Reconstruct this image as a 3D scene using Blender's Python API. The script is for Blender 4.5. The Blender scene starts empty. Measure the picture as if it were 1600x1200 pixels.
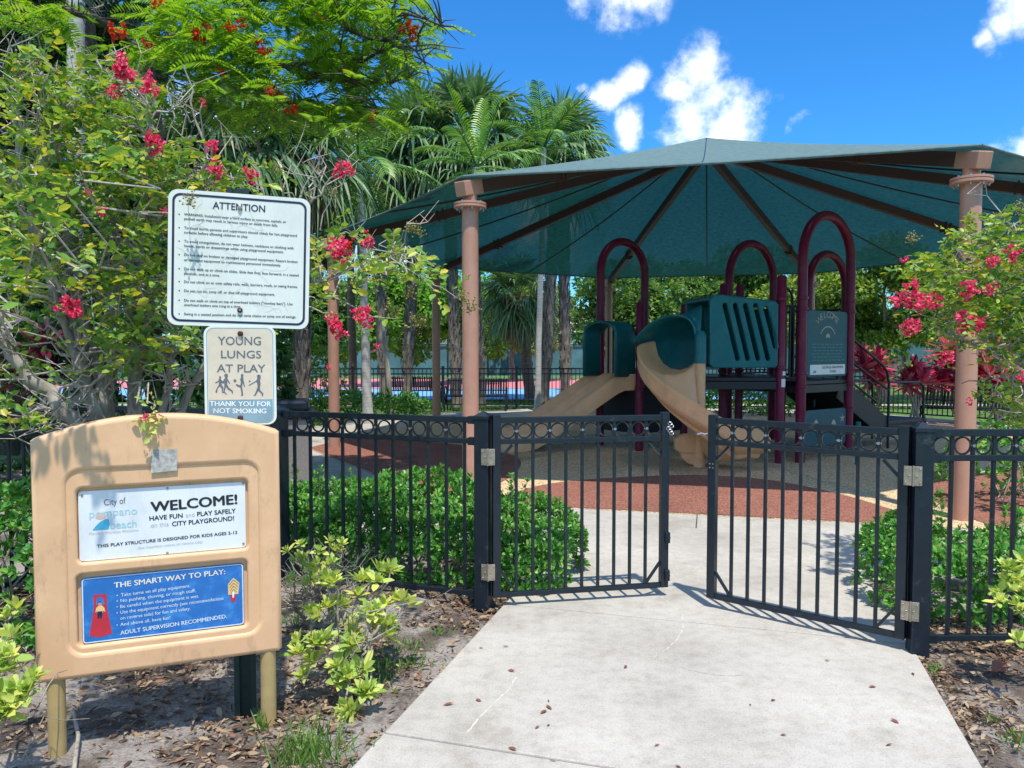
import bpy, bmesh, math, random
import numpy as np
from mathutils import Vector, Matrix

rad = math.radians
V = Vector
scene = bpy.context.scene
COL = scene.collection

# ------------------------------------------------------------------ camera
EYE, FOC = 1.65, 1200.0
PITCH = math.atan(52 / 1200)
cam_d = bpy.data.cameras.new('camera')
cam_d.sensor_width = 36
cam_d.lens = 27
cam_d.clip_start = 0.05
cam_d.clip_end = 900
cam = bpy.data.objects.new('camera', cam_d)
COL.objects.link(cam)
cam.location = (0, 0, EYE)
cam.rotation_euler = (math.pi / 2 - PITCH, 0, 0)
scene.camera = cam

# ------------------------------------------------------------------ sky, sun, exposure
SUN = V((0.35, -1.41, 3.55)).normalized()
SUN_EL = math.asin(SUN.z)
SUN_AZ = math.atan2(SUN.x, SUN.y)
world = bpy.data.worlds.new('World')
scene.world = world
world.use_nodes = True


def ray(px, py):
    a, b = (px - 800) / FOC, (600 - py) / FOC
    y = math.cos(PITCH) + math.sin(PITCH) * b
    z = -math.sin(PITCH) + math.cos(PITCH) * b
    return V((a / y, 1.0, z / y))


def build_world():
    nt = world.node_tree
    N, L = nt.nodes, nt.links
    bg = N['Background']
    sky = N.new('ShaderNodeTexSky')
    sky.sky_type = 'NISHITA'
    sky.sun_disc = False
    sky.sun_elevation = SUN_EL
    sky.sun_rotation = SUN_AZ
    sky.air_density = 1.0
    sky.dust_density = 0.6
    sky.ozone_density = 3.0
    hs = N.new('ShaderNodeHueSaturation')
    hs.inputs['Saturation'].default_value = 1.22
    hs.inputs['Value'].default_value = 1.25
    L.new(sky.outputs[0], hs.inputs['Color'])
    tint = N.new('ShaderNodeMix')
    tint.data_type = 'RGBA'
    tint.blend_type = 'MULTIPLY'
    tint.inputs['Factor'].default_value = 1
    tint.inputs['B'].default_value = (.27, .65, .88, 1)
    L.new(hs.outputs[0], tint.inputs['A'])
    tc = N.new('ShaderNodeTexCoord')
    nrm = N.new('ShaderNodeVectorMath')
    nrm.operation = 'NORMALIZE'
    L.new(tc.outputs['Generated'], nrm.inputs[0])
    noise = N.new('ShaderNodeTexNoise')
    noise.inputs['Scale'].default_value = 20
    noise.inputs['Detail'].default_value = 7
    noise.inputs['Roughness'].default_value = 0.62
    L.new(nrm.outputs[0], noise.inputs['Vector'])
    wn = N.new('ShaderNodeTexNoise')
    wn.inputs['Scale'].default_value = 9
    wn.inputs['Detail'].default_value = 5
    L.new(nrm.outputs[0], wn.inputs['Vector'])
    wsub = N.new('ShaderNodeVectorMath')
    wsub.operation = 'SUBTRACT'
    wsub.inputs[1].default_value = (.5, .5, .5)
    L.new(wn.outputs['Color'], wsub.inputs[0])
    wma = N.new('ShaderNodeVectorMath')
    wma.operation = 'MULTIPLY_ADD'
    wma.inputs[1].default_value = (.075, .075, .075)
    L.new(wsub.outputs[0], wma.inputs[0])
    L.new(nrm.outputs[0], wma.inputs[2])
    blobs = [(1090, 125, .070), (1115, 165, .085), (1150, 200, .085), (1080, 205, .075), (1060, 150, .05),
             (955, 150, .045), (990, 128, .040), (925, 130, .02), (985, 200, .035), (965, 5, .07), (1010, 2, .05),
             (920, -10, .06), (1570, 30, .045), (1600, 0, .06), (1545, 50, .03), (1595, 252, .065), (1640, 262, .08),
             (1545, 250, .03), (1250, 203, .020), (300, 190, .10), (180, 160, .08), (420, 180, .06), (560, 215, .05),
             (1900, 150, .2), (-300, 100, .2), (860, 330, .1), (600, 400, .1)]
    # unseen cloud banks to the sides, overhead and behind, added as neutral fill
    far = [((-.8, .1, .55), .55), ((.9, .0, .5), .50), ((-.3, .35, .95), .42), ((.55, .3, .8), .34), ((-.6, -.6, .5), .6), ((.8, -.6, .4), .45), ((0, -1, .25), .5), ((-.9, -.1, .2), .5), ((.95, .2, .15), .35)]
    acc = None
    for d, r in [(ray(px, py).normalized(), r * .80) for px, py, r in blobs] + [(V(q).normalized(), r) for q, r in far]:
        dist = N.new('ShaderNodeVectorMath')
        dist.operation = 'DISTANCE'
        dist.inputs[1].default_value = d
        L.new(wma.outputs[0], dist.inputs[0])
        mr = N.new('ShaderNodeMapRange')
        mr.inputs['From Min'].default_value = 0
        mr.inputs['From Max'].default_value = r
        mr.inputs['To Min'].default_value = 1
        mr.inputs['To Max'].default_value = 0
        L.new(dist.outputs['Value'], mr.inputs['Value'])
        if acc is None:
            acc = mr.outputs[0]
        else:
            mx = N.new('ShaderNodeMath')
            mx.operation = 'MAXIMUM'
            L.new(acc, mx.inputs[0])
            L.new(mr.outputs[0], mx.inputs[1])
            acc = mx.outputs[0]
    ad = N.new('ShaderNodeMath')
    ad.operation = 'MULTIPLY_ADD'
    ad.inputs[1].default_value = 1.9
    L.new(noise.outputs['Fac'], ad.inputs[0])
    L.new(acc, ad.inputs[2])
    mr = N.new('ShaderNodeMapRange')
    mr.interpolation_type = 'SMOOTHSTEP'
    mr.inputs['From Min'].default_value = 1.16
    mr.inputs['From Max'].default_value = 2.2
    L.new(ad.outputs[0], mr.inputs['Value'])
    gate = N.new('ShaderNodeMath')
    gate.operation = 'MULTIPLY'
    g2 = N.new('ShaderNodeMapRange')
    g2.inputs['From Max'].default_value = 0.40
    L.new(acc, g2.inputs['Value'])
    L.new(mr.outputs[0], gate.inputs[0])
    L.new(g2.outputs[0], gate.inputs[1])
    mix = N.new('ShaderNodeMix')
    mix.data_type = 'RGBA'
    mix.inputs['B'].default_value = (8.9, 9.0, 9.1, 1)
    L.new(gate.outputs[0], mix.inputs['Factor'])
    L.new(tint.outputs['Result'], mix.inputs['A'])
    L.new(mix.outputs['Result'], bg.inputs['Color'])
    bg.inputs['Strength'].default_value = 0.15


build_world()
sun_d = bpy.data.lights.new('sun', 'SUN')
sun_d.energy = 3.9
sun_d.angle = rad(0.9)
sun_d.color = (1.0, 0.94, 0.83)
sun = bpy.data.objects.new('sun', sun_d)
COL.objects.link(sun)
sun.rotation_euler = SUN.to_track_quat('Z', 'Y').to_euler()
scene.view_settings.view_transform = 'Standard'
scene.view_settings.look = 'None'
scene.view_settings.exposure = 0.46
scene.view_settings.gamma = 1
scene.cycles.max_bounces = 10
scene.cycles.transparent_max_bounces = 12


# ------------------------------------------------------------------ pixel to place
def G(px, py, z=0.0):
    r = ray(px, py)
    t = (z - EYE) / r.z
    return V((r.x * t, t, z))


def P(px, py, d):
    r = ray(px, py)
    return V((r.x * d, d, EYE + r.z * d))


# ------------------------------------------------------------------ materials
MATS = {}


def new_mat(name):
    m = bpy.data.materials.new(name)
    m.use_nodes = True
    return m, m.node_tree.nodes, m.node_tree.links, m.node_tree.nodes['Principled BSDF']


def ramp(N, cols):
    r = N.new('ShaderNodeValToRGB')
    e = r.color_ramp.elements
    while len(e) < len(cols):
        e.new(0.5)
    for i, c in enumerate(cols):
        e[i].position = i / max(1, len(cols) - 1)
        e[i].color = (*c, 1)
    return r


def coords(N, L, scale=1.0, kind='Object'):
    tc = N.new('ShaderNodeTexCoord')
    return tc.outputs[kind]


def noise_node(N, L, vec, scale, detail=4, rough=.55):
    n = N.new('ShaderNodeTexNoise')
    n.inputs['Scale'].default_value = scale
    n.inputs['Detail'].default_value = detail
    n.inputs['Roughness'].default_value = rough
    L.new(vec, n.inputs['Vector'])
    return n.outputs['Fac']


def bump(N, L, b, fac, strength, dist=.01):
    bp = N.new('ShaderNodeBump')
    bp.inputs['Strength'].default_value = strength
    bp.inputs['Distance'].default_value = dist
    L.new(fac, bp.inputs['Height'])
    L.new(bp.outputs[0], b.inputs['Normal'])


def sc(c, k):
    return tuple(min(1, x * k) for x in c)


def paint(name, col, rough=.4, metal=0.0, vary=.18, scale=9, bmp=0.0, spec=.5, col2=None):
    """A solid finish with faint wear: colour and gloss drift with noise."""
    m, N, L, b = new_mat(name)
    v = coords(N, L)
    f = noise_node(N, L, v, scale, 6, .65)
    r = ramp(N, [sc(col, 1 - vary), col, sc(col2 or col, 1 + vary)])
    r.color_ramp.elements[0].position = .25
    r.color_ramp.elements[2].position = .75
    L.new(f, r.inputs[0])
    L.new(r.outputs[0], b.inputs['Base Color'])
    rr = N.new('ShaderNodeMapRange')
    rr.inputs['To Min'].default_value = max(.03, rough - .12)
    rr.inputs['To Max'].default_value = min(1, rough + .15)
    L.new(noise_node(N, L, v, scale * 3, 4), rr.inputs['Value'])
    L.new(rr.outputs[0], b.inputs['Roughness'])
    b.inputs['Metallic'].default_value = metal
    b.inputs['Specular IOR Level'].default_value = spec
    if bmp:
        bump(N, L, b, noise_node(N, L, v, scale * 12, 3), bmp, .004)
    MATS[name] = m
    return m


def weather(name, amount=.5, scale=7, lo=.60, hi=.72, col=(.30, .24, .18), streak=1.0):
    """specks, scuffs and run-down stains laid over a paint"""
    m = MATS[name]
    N, L = m.node_tree.nodes, m.node_tree.links
    b = N['Principled BSDF']
    src = b.inputs['Base Color'].links[0].from_socket
    v = coords(N, L)
    mp = N.new('ShaderNodeMapping')
    mp.inputs['Scale'].default_value = (1, 1, streak)
    L.new(v, mp.inputs[0])
    f = noise_node(N, L, mp.outputs[0], scale, 9, .74)
    mr = N.new('ShaderNodeMapRange')
    mr.inputs['From Min'].default_value = lo
    mr.inputs['From Max'].default_value = hi
    mr.inputs['To Max'].default_value = amount
    L.new(f, mr.inputs['Value'])
    mu = N.new('ShaderNodeMix')
    mu.data_type = 'RGBA'
    mu.inputs['B'].default_value = (*col, 1)
    L.new(mr.outputs[0], mu.inputs['Factor'])
    L.new(src, mu.inputs['A'])
    L.new(mu.outputs['Result'], b.inputs['Base Color'])


def leaf_mat(name, cols, trans=.35, rough=.42, spec=.45, tint=(1.25, 1.2, .55)):
    """Leaf-by-leaf colour, part of the light passing through the blade."""
    m, N, L, b = new_mat(name)
    g = N.new('ShaderNodeNewGeometry')
    r = ramp(N, cols)
    L.new(g.outputs['Random Per Island'], r.inputs[0])
    L.new(r.outputs[0], b.inputs['Base Color'])
    b.inputs['Roughness'].default_value = rough
    b.inputs['Specular IOR Level'].default_value = spec
    t = N.new('ShaderNodeBsdfTranslucent')
    mu = N.new('ShaderNodeMix')
    mu.data_type = 'RGBA'
    mu.blend_type = 'MULTIPLY'
    mu.inputs['Factor'].default_value = 1
    mu.inputs['B'].default_value = (*tint, 1)
    L.new(r.outputs[0], mu.inputs['A'])
    L.new(mu.outputs['Result'], t.inputs['Color'])
    mx = N.new('ShaderNodeMixShader')
    mx.inputs[0].default_value = trans
    L.new(b.outputs[0], mx.inputs[1])
    L.new(t.outputs[0], mx.inputs[2])
    L.new(mx.outputs[0], N['Material Output'].inputs[0])
    MATS[name] = m
    return m


def grain(name, cols, scale, rough=.9, fine=None, bmp=.4, big=None, dist=.01):
    """Speckled ground material: a fine voronoi/noise speckle under broad drifting tone."""
    m, N, L, b = new_mat(name)
    v = coords(N, L)
    vo = N.new('ShaderNodeTexVoronoi')
    vo.inputs['Scale'].default_value = scale
    L.new(v, vo.inputs['Vector'])
    sep = N.new('ShaderNodeSeparateColor')
    L.new(vo.outputs['Color'], sep.inputs[0])
    r = ramp(N, cols)
    L.new(sep.outputs[0], r.inputs[0])
    out = r.outputs[0]
    if big:
        f = noise_node(N, L, v, big[0], 5, .6)
        rb = ramp(N, [(big[1],) * 3, (1, 1, 1), (big[2],) * 3])
        rb.color_ramp.elements[0].position = .3
        rb.color_ramp.elements[2].position = .7
        L.new(f, rb.inputs[0])
        mu = N.new('ShaderNodeMix')
        mu.data_type = 'RGBA'
        mu.blend_type = 'MULTIPLY'
        mu.inputs['Factor'].default_value = 1
        L.new(out, mu.inputs['A'])
        L.new(rb.outputs[0], mu.inputs['B'])
        out = mu.outputs['Result']
    L.new(out, b.inputs['Base Color'])
    b.inputs['Roughness'].default_value = rough
    bump(N, L, b, vo.outputs['Distance'], bmp, dist)
    MATS[name] = m
    return m


def concrete_mat():
    m, N, L, b = new_mat('concrete')
    v = coords(N, L)
    broad = noise_node(N, L, v, .9, 6, .62)
    r = ramp(N, [(.36, .328, .282), (.48, .445, .39), (.565, .53, .47)])
    r.color_ramp.elements[0].position = .28
    r.color_ramp.elements[2].position = .74
    L.new(broad, r.inputs[0])
    mid = noise_node(N, L, v, 14, 8, .7)
    r2 = ramp(N, [(.72, .71, .69), (1, 1, 1), (1.0, 1.0, 1.0)])
    r2.color_ramp.elements[0].position = .25
    r2.color_ramp.elements[1].position = .55
    L.new(mid, r2.inputs[0])
    fine = noise_node(N, L, v, 110, 5, .75)
    r3 = ramp(N, [(.55, .54, .52), (1, 1, 1)])
    r3.color_ramp.elements[0].position = .30
    r3.color_ramp.elements[1].position = .52
    stain = noise_node(N, L, v, 2.6, 8, .72)
    r4 = ramp(N, [(.80, .775, .73), (1, 1, 1)])
    r4.color_ramp.elements[0].position = .34
    r4.color_ramp.elements[1].position = .47
    L.new(fine, r3.inputs[0])
    out = r.outputs[0]
    L.new(stain, r4.inputs[0])
    for rr in (r2, r3, r4):
        mu = N.new('ShaderNodeMix')
        mu.data_type = 'RGBA'
        mu.blend_type = 'MULTIPLY'
        mu.inputs['Factor'].default_value = .8
        L.new(out, mu.inputs['A'])
        L.new(rr.outputs[0], mu.inputs['B'])
        out = mu.outputs['Result']
    L.new(out, b.inputs['Base Color'])
    b.inputs['Roughness'].default_value = .88
    bump(N, L, b, fine, .25, .004)
    MATS['concrete'] = m


def soil_mat():
    m, N, L, b = new_mat('soil')
    v = coords(N, L)
    a = noise_node(N, L, v, 1.7, 7, .68)
    r = ramp(N, [(.10, .072, .055), (.20, .16, .13), (.43, .385, .345), (.52, .475, .43)])
    for i, p in enumerate((.37, .46, .54, .70)):
        r.color_ramp.elements[i].position = p
    L.new(a, r.inputs[0])
    f = noise_node(N, L, v, 70, 6, .75)
    r2 = ramp(N, [(.38, .33, .3), (1, 1, 1)])
    r2.color_ramp.elements[0].position = .33
    r2.color_ramp.elements[1].position = .58
    L.new(f, r2.inputs[0])
    mu = N.new('ShaderNodeMix')
    mu.data_type = 'RGBA'
    mu.blend_type = 'MULTIPLY'
    mu.inputs['Factor'].default_value = .9
    L.new(r.outputs[0], mu.inputs['A'])
    L.new(r2.outputs[0], mu.inputs['B'])
    L.new(mu.outputs['Result'], b.inputs['Base Color'])
    b.inputs['Roughness'].default_value = .97
    bump(N, L, b, f, .9, .02)
    MATS['soil'] = m


def fabric_mat():
    m, N, L, b = new_mat('shade_cloth')
    v = coords(N, L)
    mp = N.new('ShaderNodeMapping')
    mp.inputs['Scale'].default_value = (7, 7, .35)
    L.new(v, mp.inputs[0])
    st = noise_node(N, L, mp.outputs[0], 1.8, 7, .62)
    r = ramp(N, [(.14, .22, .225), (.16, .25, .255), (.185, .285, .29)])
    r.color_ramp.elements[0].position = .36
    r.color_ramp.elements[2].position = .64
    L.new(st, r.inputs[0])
    # sunlit and shaded tone put into colour: paler upper face, deep green lower
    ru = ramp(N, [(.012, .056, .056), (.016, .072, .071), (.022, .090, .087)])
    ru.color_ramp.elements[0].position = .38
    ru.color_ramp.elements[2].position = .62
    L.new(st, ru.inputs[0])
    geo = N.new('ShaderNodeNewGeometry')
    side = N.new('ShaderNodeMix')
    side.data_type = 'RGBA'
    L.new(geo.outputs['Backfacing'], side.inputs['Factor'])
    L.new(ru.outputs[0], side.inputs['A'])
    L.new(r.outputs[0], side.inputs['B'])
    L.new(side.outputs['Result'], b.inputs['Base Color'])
    b.inputs['Roughness'].default_value = .9
    b.inputs['Specular IOR Level'].default_value = .15
    t = N.new('ShaderNodeBsdfTranslucent')
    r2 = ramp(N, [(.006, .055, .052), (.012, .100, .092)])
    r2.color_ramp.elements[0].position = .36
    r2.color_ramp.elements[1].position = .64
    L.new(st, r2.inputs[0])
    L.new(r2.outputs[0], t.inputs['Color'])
    mx = N.new('ShaderNodeMixShader')
    mx.inputs[0].default_value = .25
    L.new(b.outputs[0], mx.inputs[1])
    L.new(t.outputs[0], mx.inputs[2])
    hole = N.new('ShaderNodeBsdfTransparent')
    mh = N.new('ShaderNodeMixShader')
    mh.inputs[0].default_value = .03
    L.new(mx.outputs[0], mh.inputs[1])
    L.new(hole.outputs[0], mh.inputs[2])
    L.new(mh.outputs[0], N['Material Output'].inputs[0])
    MATS['shade_cloth'] = m


def bark_mat(name, c1, c2, scale=6, stretch=(1, 1, .25), bmp=.6):
    m, N, L, b = new_mat(name)
    v = coords(N, L)
    mp = N.new('ShaderNodeMapping')
    mp.inputs['Scale'].default_value = stretch
    L.new(v, mp.inputs[0])
    f = noise_node(N, L, mp.outputs[0], scale, 8, .7)
    r = ramp(N, [c1, c2])
    r.color_ramp.elements[0].position = .35
    r.color_ramp.elements[1].position = .65
    L.new(f, r.inputs[0])
    L.new(r.outputs[0], b.inputs['Base Color'])
    b.inputs['Roughness'].default_value = .9
    bump(N, L, b, f, bmp, .02)
    MATS[name] = m


concrete_mat()
soil_mat()
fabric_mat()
bark_mat('grey_bark', (.16, .13, .10), (.42, .38, .31), 14, (1, 1, .35))
bark_mat('twig_bark', (.27, .23, .19), (.52, .46, .39), 20)
bark_mat('royal_bark', (.40, .385, .37), (.56, .54, .52), 5, (.3, .3, 5), .35)
bark_mat('boot_bark', (.09, .072, .06), (.32, .27, .23), 7, (1, 1, .6), .8)
bark_mat('brown_bark', (.10, .055, .035), (.25, .15, .10), 6, (1, 1, 2), .7)
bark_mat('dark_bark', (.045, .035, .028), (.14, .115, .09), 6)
paint('fence_metal', (.010, .017, .026), .34, 0, .25, 14, 0, .4)
paint('far_metal', (.012, .016, .024), .4)
paint('ring_metal', (.02, .028, .038), .25, .3, .2, 18)
paint('hinge_steel', (.40, .34, .26), .42, .75, .3, 40)
paint('bright_steel', (.34, .35, .37), .4, .8, .2, 30)
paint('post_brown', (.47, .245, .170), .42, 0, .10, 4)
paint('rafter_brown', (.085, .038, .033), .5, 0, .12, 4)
paint('maroon', (.16, .006, .042), .34, 0, .15, 6, 0, .3)
paint('teal_plastic', (.005, .135, .155), .30, 0, .12, 5, 0, .35)
paint('teal_panel', (.004, .085, .115), .42, 0, .12, 5, 0, .3)
paint('tan_plastic', (.78, .455, .235), .36, 0, .08, 4)
paint('board_plastic', (.70, .425, .235), .46, 0, .07, 6, .06, .35, (.73, .455, .26))
paint('board_post', (.43, .31, .13), .5, 0, .15, 12)
paint('deck_metal', (.010, .012, .022), .45)
paint('sign_white', (.70, .725, .66), .38, 0, .05, 5)
paint('plate_white', (.74, .76, .77), .35, 0, .05, 6)
paint('plate_blue', (.018, .15, .46), .36, 0, .14, 18, 0, .5, (.05, .24, .56))
paint('young_cream', (.66, .56, .43), .4, 0, .10, 14)
paint('young_blue', (.20, .33, .40), .38, 0, .18, 10)
paint('navy_ink', (.012, .014, .055), .5)
paint('black_ink', (.012, .012, .016), .5)
paint('grey_ink', (.13, .14, .165), .5, 0, .3, 30)
paint('faded_ink', (.46, .47, .47), .5, 0, .15, 30)
paint('cream_ink', (.78, .72, .58), .5)
paint('pale_ink', (.62, .72, .78), .5, 0, .15, 30)
paint('white_ink', (.80, .82, .80), .5)
paint('pale_blue_ink', (.36, .60, .66), .5, 0, .2, 30)
paint('wave_blue_ink', (.05, .36, .55), .5, 0, .3, 30)
paint('peach_ink', (.72, .46, .34), .5, 0, .2, 30)
paint('red_ink', (.50, .025, .045), .45)
paint('yellow_ink', (.72, .50, .20), .5)
paint('skin_ink', (.50, .30, .2), .5)
paint('panel_ink', (.03, .19, .22), .5)
paint('panel_tan', (.40, .34, .26), .5)
paint('bolt_rust', (.075, .030, .025), .5, .4, .4, 60)
paint('channel_green', (.010, .036, .030), .5, .2)
paint('sticker_scuff', (.40, .38, .34), .7, 0, .55, 60)
paint('bin_stone', (.20, .175, .16), .85, 0, .25, 60, .3)
paint('bench_metal', (.010, .014, .020), .3)
paint('screen_cloth', (.065, .175, .205), .8, 0, .45, .9)
paint('court_blue', (.18, .42, .72), .7, 0, .05, 2)
paint('court_pink', (.62, .20, .22), .7, 0, .05, 2)
paint('pale_wall', (.66, .62, .56), .85, 0, .06, 1)
paint('roof_pale', (.50, .46, .42), .85)
paint('glass_dark', (.03, .05, .06), .08)
paint('car_white', (.6, .62, .64), .25)
paint('joint_dark', (.05, .045, .04), .95)
paint('chalk', (.58, .55, .49), .9, 0, .15, 40)
paint('rust_scuff', (.42, .38, .33), .9, 0, .1, 40)
grain('rubber_tan', [(.18, .12, .07), (.57, .385, .205), (.72, .51, .29), (.82, .64, .42)], 75, .9, None, .5, (.7, .82, 1.12))
grain('rubber_red', [(.11, .042, .030), (.24, .085, .057), (.31, .118, .078), (.40, .185, .13)], 85, .9, None, .5, (.8, .82, 1.1))
grain('lawn', [(.045, .10, .018), (.09, .19, .03), (.13, .25, .045)], 22, .9, None, .8, (.5, .8, 1.15), .05)
weather('board_plastic', .5, 11, .55, .70, (.30, .20, .11), .40)
weather('tan_plastic', .4, 5, .50, .68, (.34, .24, .14), .6)
weather('teal_plastic', .35, 6, .50, .70, (.10, .22, .23), .5)
weather('maroon', .35, 7, .50, .70, (.25, .10, .12), .5)
weather('post_brown', .45, 4, .50, .68, (.30, .15, .10), .35)
weather('fence_metal', .5, 16, .58, .68, (.07, .085, .10))
weather('plate_white', .45, 6, .50, .70, (.48, .50, .52), .4)
weather('sign_white', .38, 6, .50, .70, (.50, .50, .44), .4)
leaf_mat('myrtle_leaf', [(0.0586, 0.1478, 0.0236), (0.1171, 0.2661, 0.0394), (0.1951, 0.3745, 0.0493), (0.2732, 0.4337, 0.0591), (0.3903, 0.4829, 0.0591), (0.644, 0.5322, 0.0591)], .35)
leaf_mat('hedge_leaf', [(0.0521, 0.1843, 0.0369), (0.0811, 0.2765, 0.0474), (0.0811, 0.2765, 0.0474), (0.1304, 0.3818, 0.0632), (0.1304, 0.3818, 0.0632), (0.2462, 0.5265, 0.0922), (0.26, 0.34, 0.09)], .26, .36, .45)
leaf_mat('variegated_leaf', [(0.2419, 0.3931, 0.0756), (0.3931, 0.5443, 0.121), (0.635, 0.7106, 0.2117), (0.756, 0.7258, 0.1814)], .35)
leaf_mat('oak_leaf', [(0.0581, 0.1356, 0.0232), (0.1356, 0.2519, 0.0387), (0.2906, 0.4069, 0.0581), (0.465, 0.5231, 0.0871)], .4)
leaf_mat('bright_leaf', [(0.0798, 0.207, 0.0248), (0.1594, 0.3726, 0.0414), (0.2504, 0.5174, 0.062)], .42)
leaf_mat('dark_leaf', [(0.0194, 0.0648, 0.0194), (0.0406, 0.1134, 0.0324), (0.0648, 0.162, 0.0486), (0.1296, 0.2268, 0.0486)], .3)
leaf_mat('mid_leaf', [(.035, .095, .022), (.075, .18, .035), (.13, .26, .05), (.24, .36, .07)], .42)
leaf_mat('poinciana_leaf', [(0.0767, 0.2015, 0.0186), (0.1449, 0.3255, 0.0248), (0.2557, 0.465, 0.0341), (0.341, 0.496, 0.0465)], .45)
leaf_mat('fan_frond', [(0.0538, 0.1344, 0.0538), (0.096, 0.2016, 0.0864), (0.1632, 0.2784, 0.1248), (0.288, 0.3648, 0.1728)], .28, .42, .35)
leaf_mat('feather_frond', [(0.0409, 0.121, 0.0335), (0.0836, 0.2232, 0.0466), (0.1674, 0.3348, 0.0652), (0.3162, 0.4836, 0.093)], .32, .42, .35)
leaf_mat('young_frond', [(0.156, 0.338, 0.0195), (0.286, 0.494, 0.026)], .4, .35)
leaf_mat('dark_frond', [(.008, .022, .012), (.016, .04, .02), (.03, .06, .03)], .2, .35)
leaf_mat('dead_frond', [(0.13, 0.091, 0.0585), (0.247, 0.1755, 0.1105), (0.39, 0.299, 0.195), (0.312, 0.273, 0.234)], .2, .8, .2)
leaf_mat('cordyline_leaf', [(0.1382, 0.0175, 0.046), (0.3686, 0.0306, 0.0988), (0.691, 0.0659, 0.1646), (0.9214, 0.1535, 0.2633), (0.3686, 0.1098, 0.1316)], .3, .32)
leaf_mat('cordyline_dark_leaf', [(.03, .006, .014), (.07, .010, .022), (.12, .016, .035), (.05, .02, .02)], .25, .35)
leaf_mat('pink_petal', [(.62, .02, .09), (.82, .05, .15), (.92, .13, .24), (.95, .26, .36)], .3, .6, .2, (1.1, .9, .9))
leaf_mat('red_petal', [(.55, .03, .015), (.72, .06, .02), (.70, .14, .03)], .3, .6, .2, (1.1, .9, .9))
leaf_mat('seed_green', [(.18, .19, .05), (.28, .25, .08), (.34, .27, .10)], .1, .6, .3)
leaf_mat('litter', [(.07, .042, .028), (.13, .080, .052), (.22, .145, .09), (.33, .235, .15), (.40, .31, .21), (.24, .10, .06)], .05, .85, .2)
leaf_mat('dry_leaf', [(.11, .045, .03), (.20, .08, .045), (.26, .10, .06), (.34, .20, .11)], .1, .7, .3)
leaf_mat('grass_blade', [(0.07, 0.168, 0.028), (0.126, 0.266, 0.042), (0.21, 0.35, 0.07)], .35)
M = MATS


# ------------------------------------------------------------------ object helpers
def tag(o, label=None, cat=None, group=None, kind=None):
    if label:
        o['label'] = label
    if cat:
        o['category'] = cat
    if group:
        o['group'] = group
    if kind:
        o['kind'] = kind
    return o


def thing(name, label, cat, loc=(0, 0, 0), group=None):
    o = bpy.data.objects.new(name, None)
    o.empty_display_size = .2
    COL.objects.link(o)
    o.location = loc
    return tag(o, label, cat, group)


def link(name, me, mat, parent=None):
    o = bpy.data.objects.new(name, me)
    for m in (mat if isinstance(mat, (list, tuple)) else [mat]):
        me.materials.append(M[m] if isinstance(m, str) else m)
    COL.objects.link(o)
    if parent is not None:
        o.parent = parent
        root = parent
        off = V((0, 0, 0))
        while root is not None:
            off += root.location
            root = root.parent
        o.location = -off          # meshes are written in world coordinates
    return o


class Frame:
    """A flat local frame in the world: origin, right, up, out."""

    def __init__(s, O, X, Y):
        s.O, s.X = V(O), V(X).normalized()
        s.N = s.X.cross(V(Y)).normalized()
        s.Y = s.N.cross(s.X).normalized()

    def at(s, u, v, w=0.0):
        return s.O + s.X * u + s.Y * v + s.N * w

    def px(s, px, py, w=0.0):
        r = ray(px, py)
        E = V((0, 0, EYE))
        t = (s.O + s.N * w - E).dot(s.N) / r.dot(s.N)
        q = E + r * t - s.O
        return q.dot(s.X), q.dot(s.Y)


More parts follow.
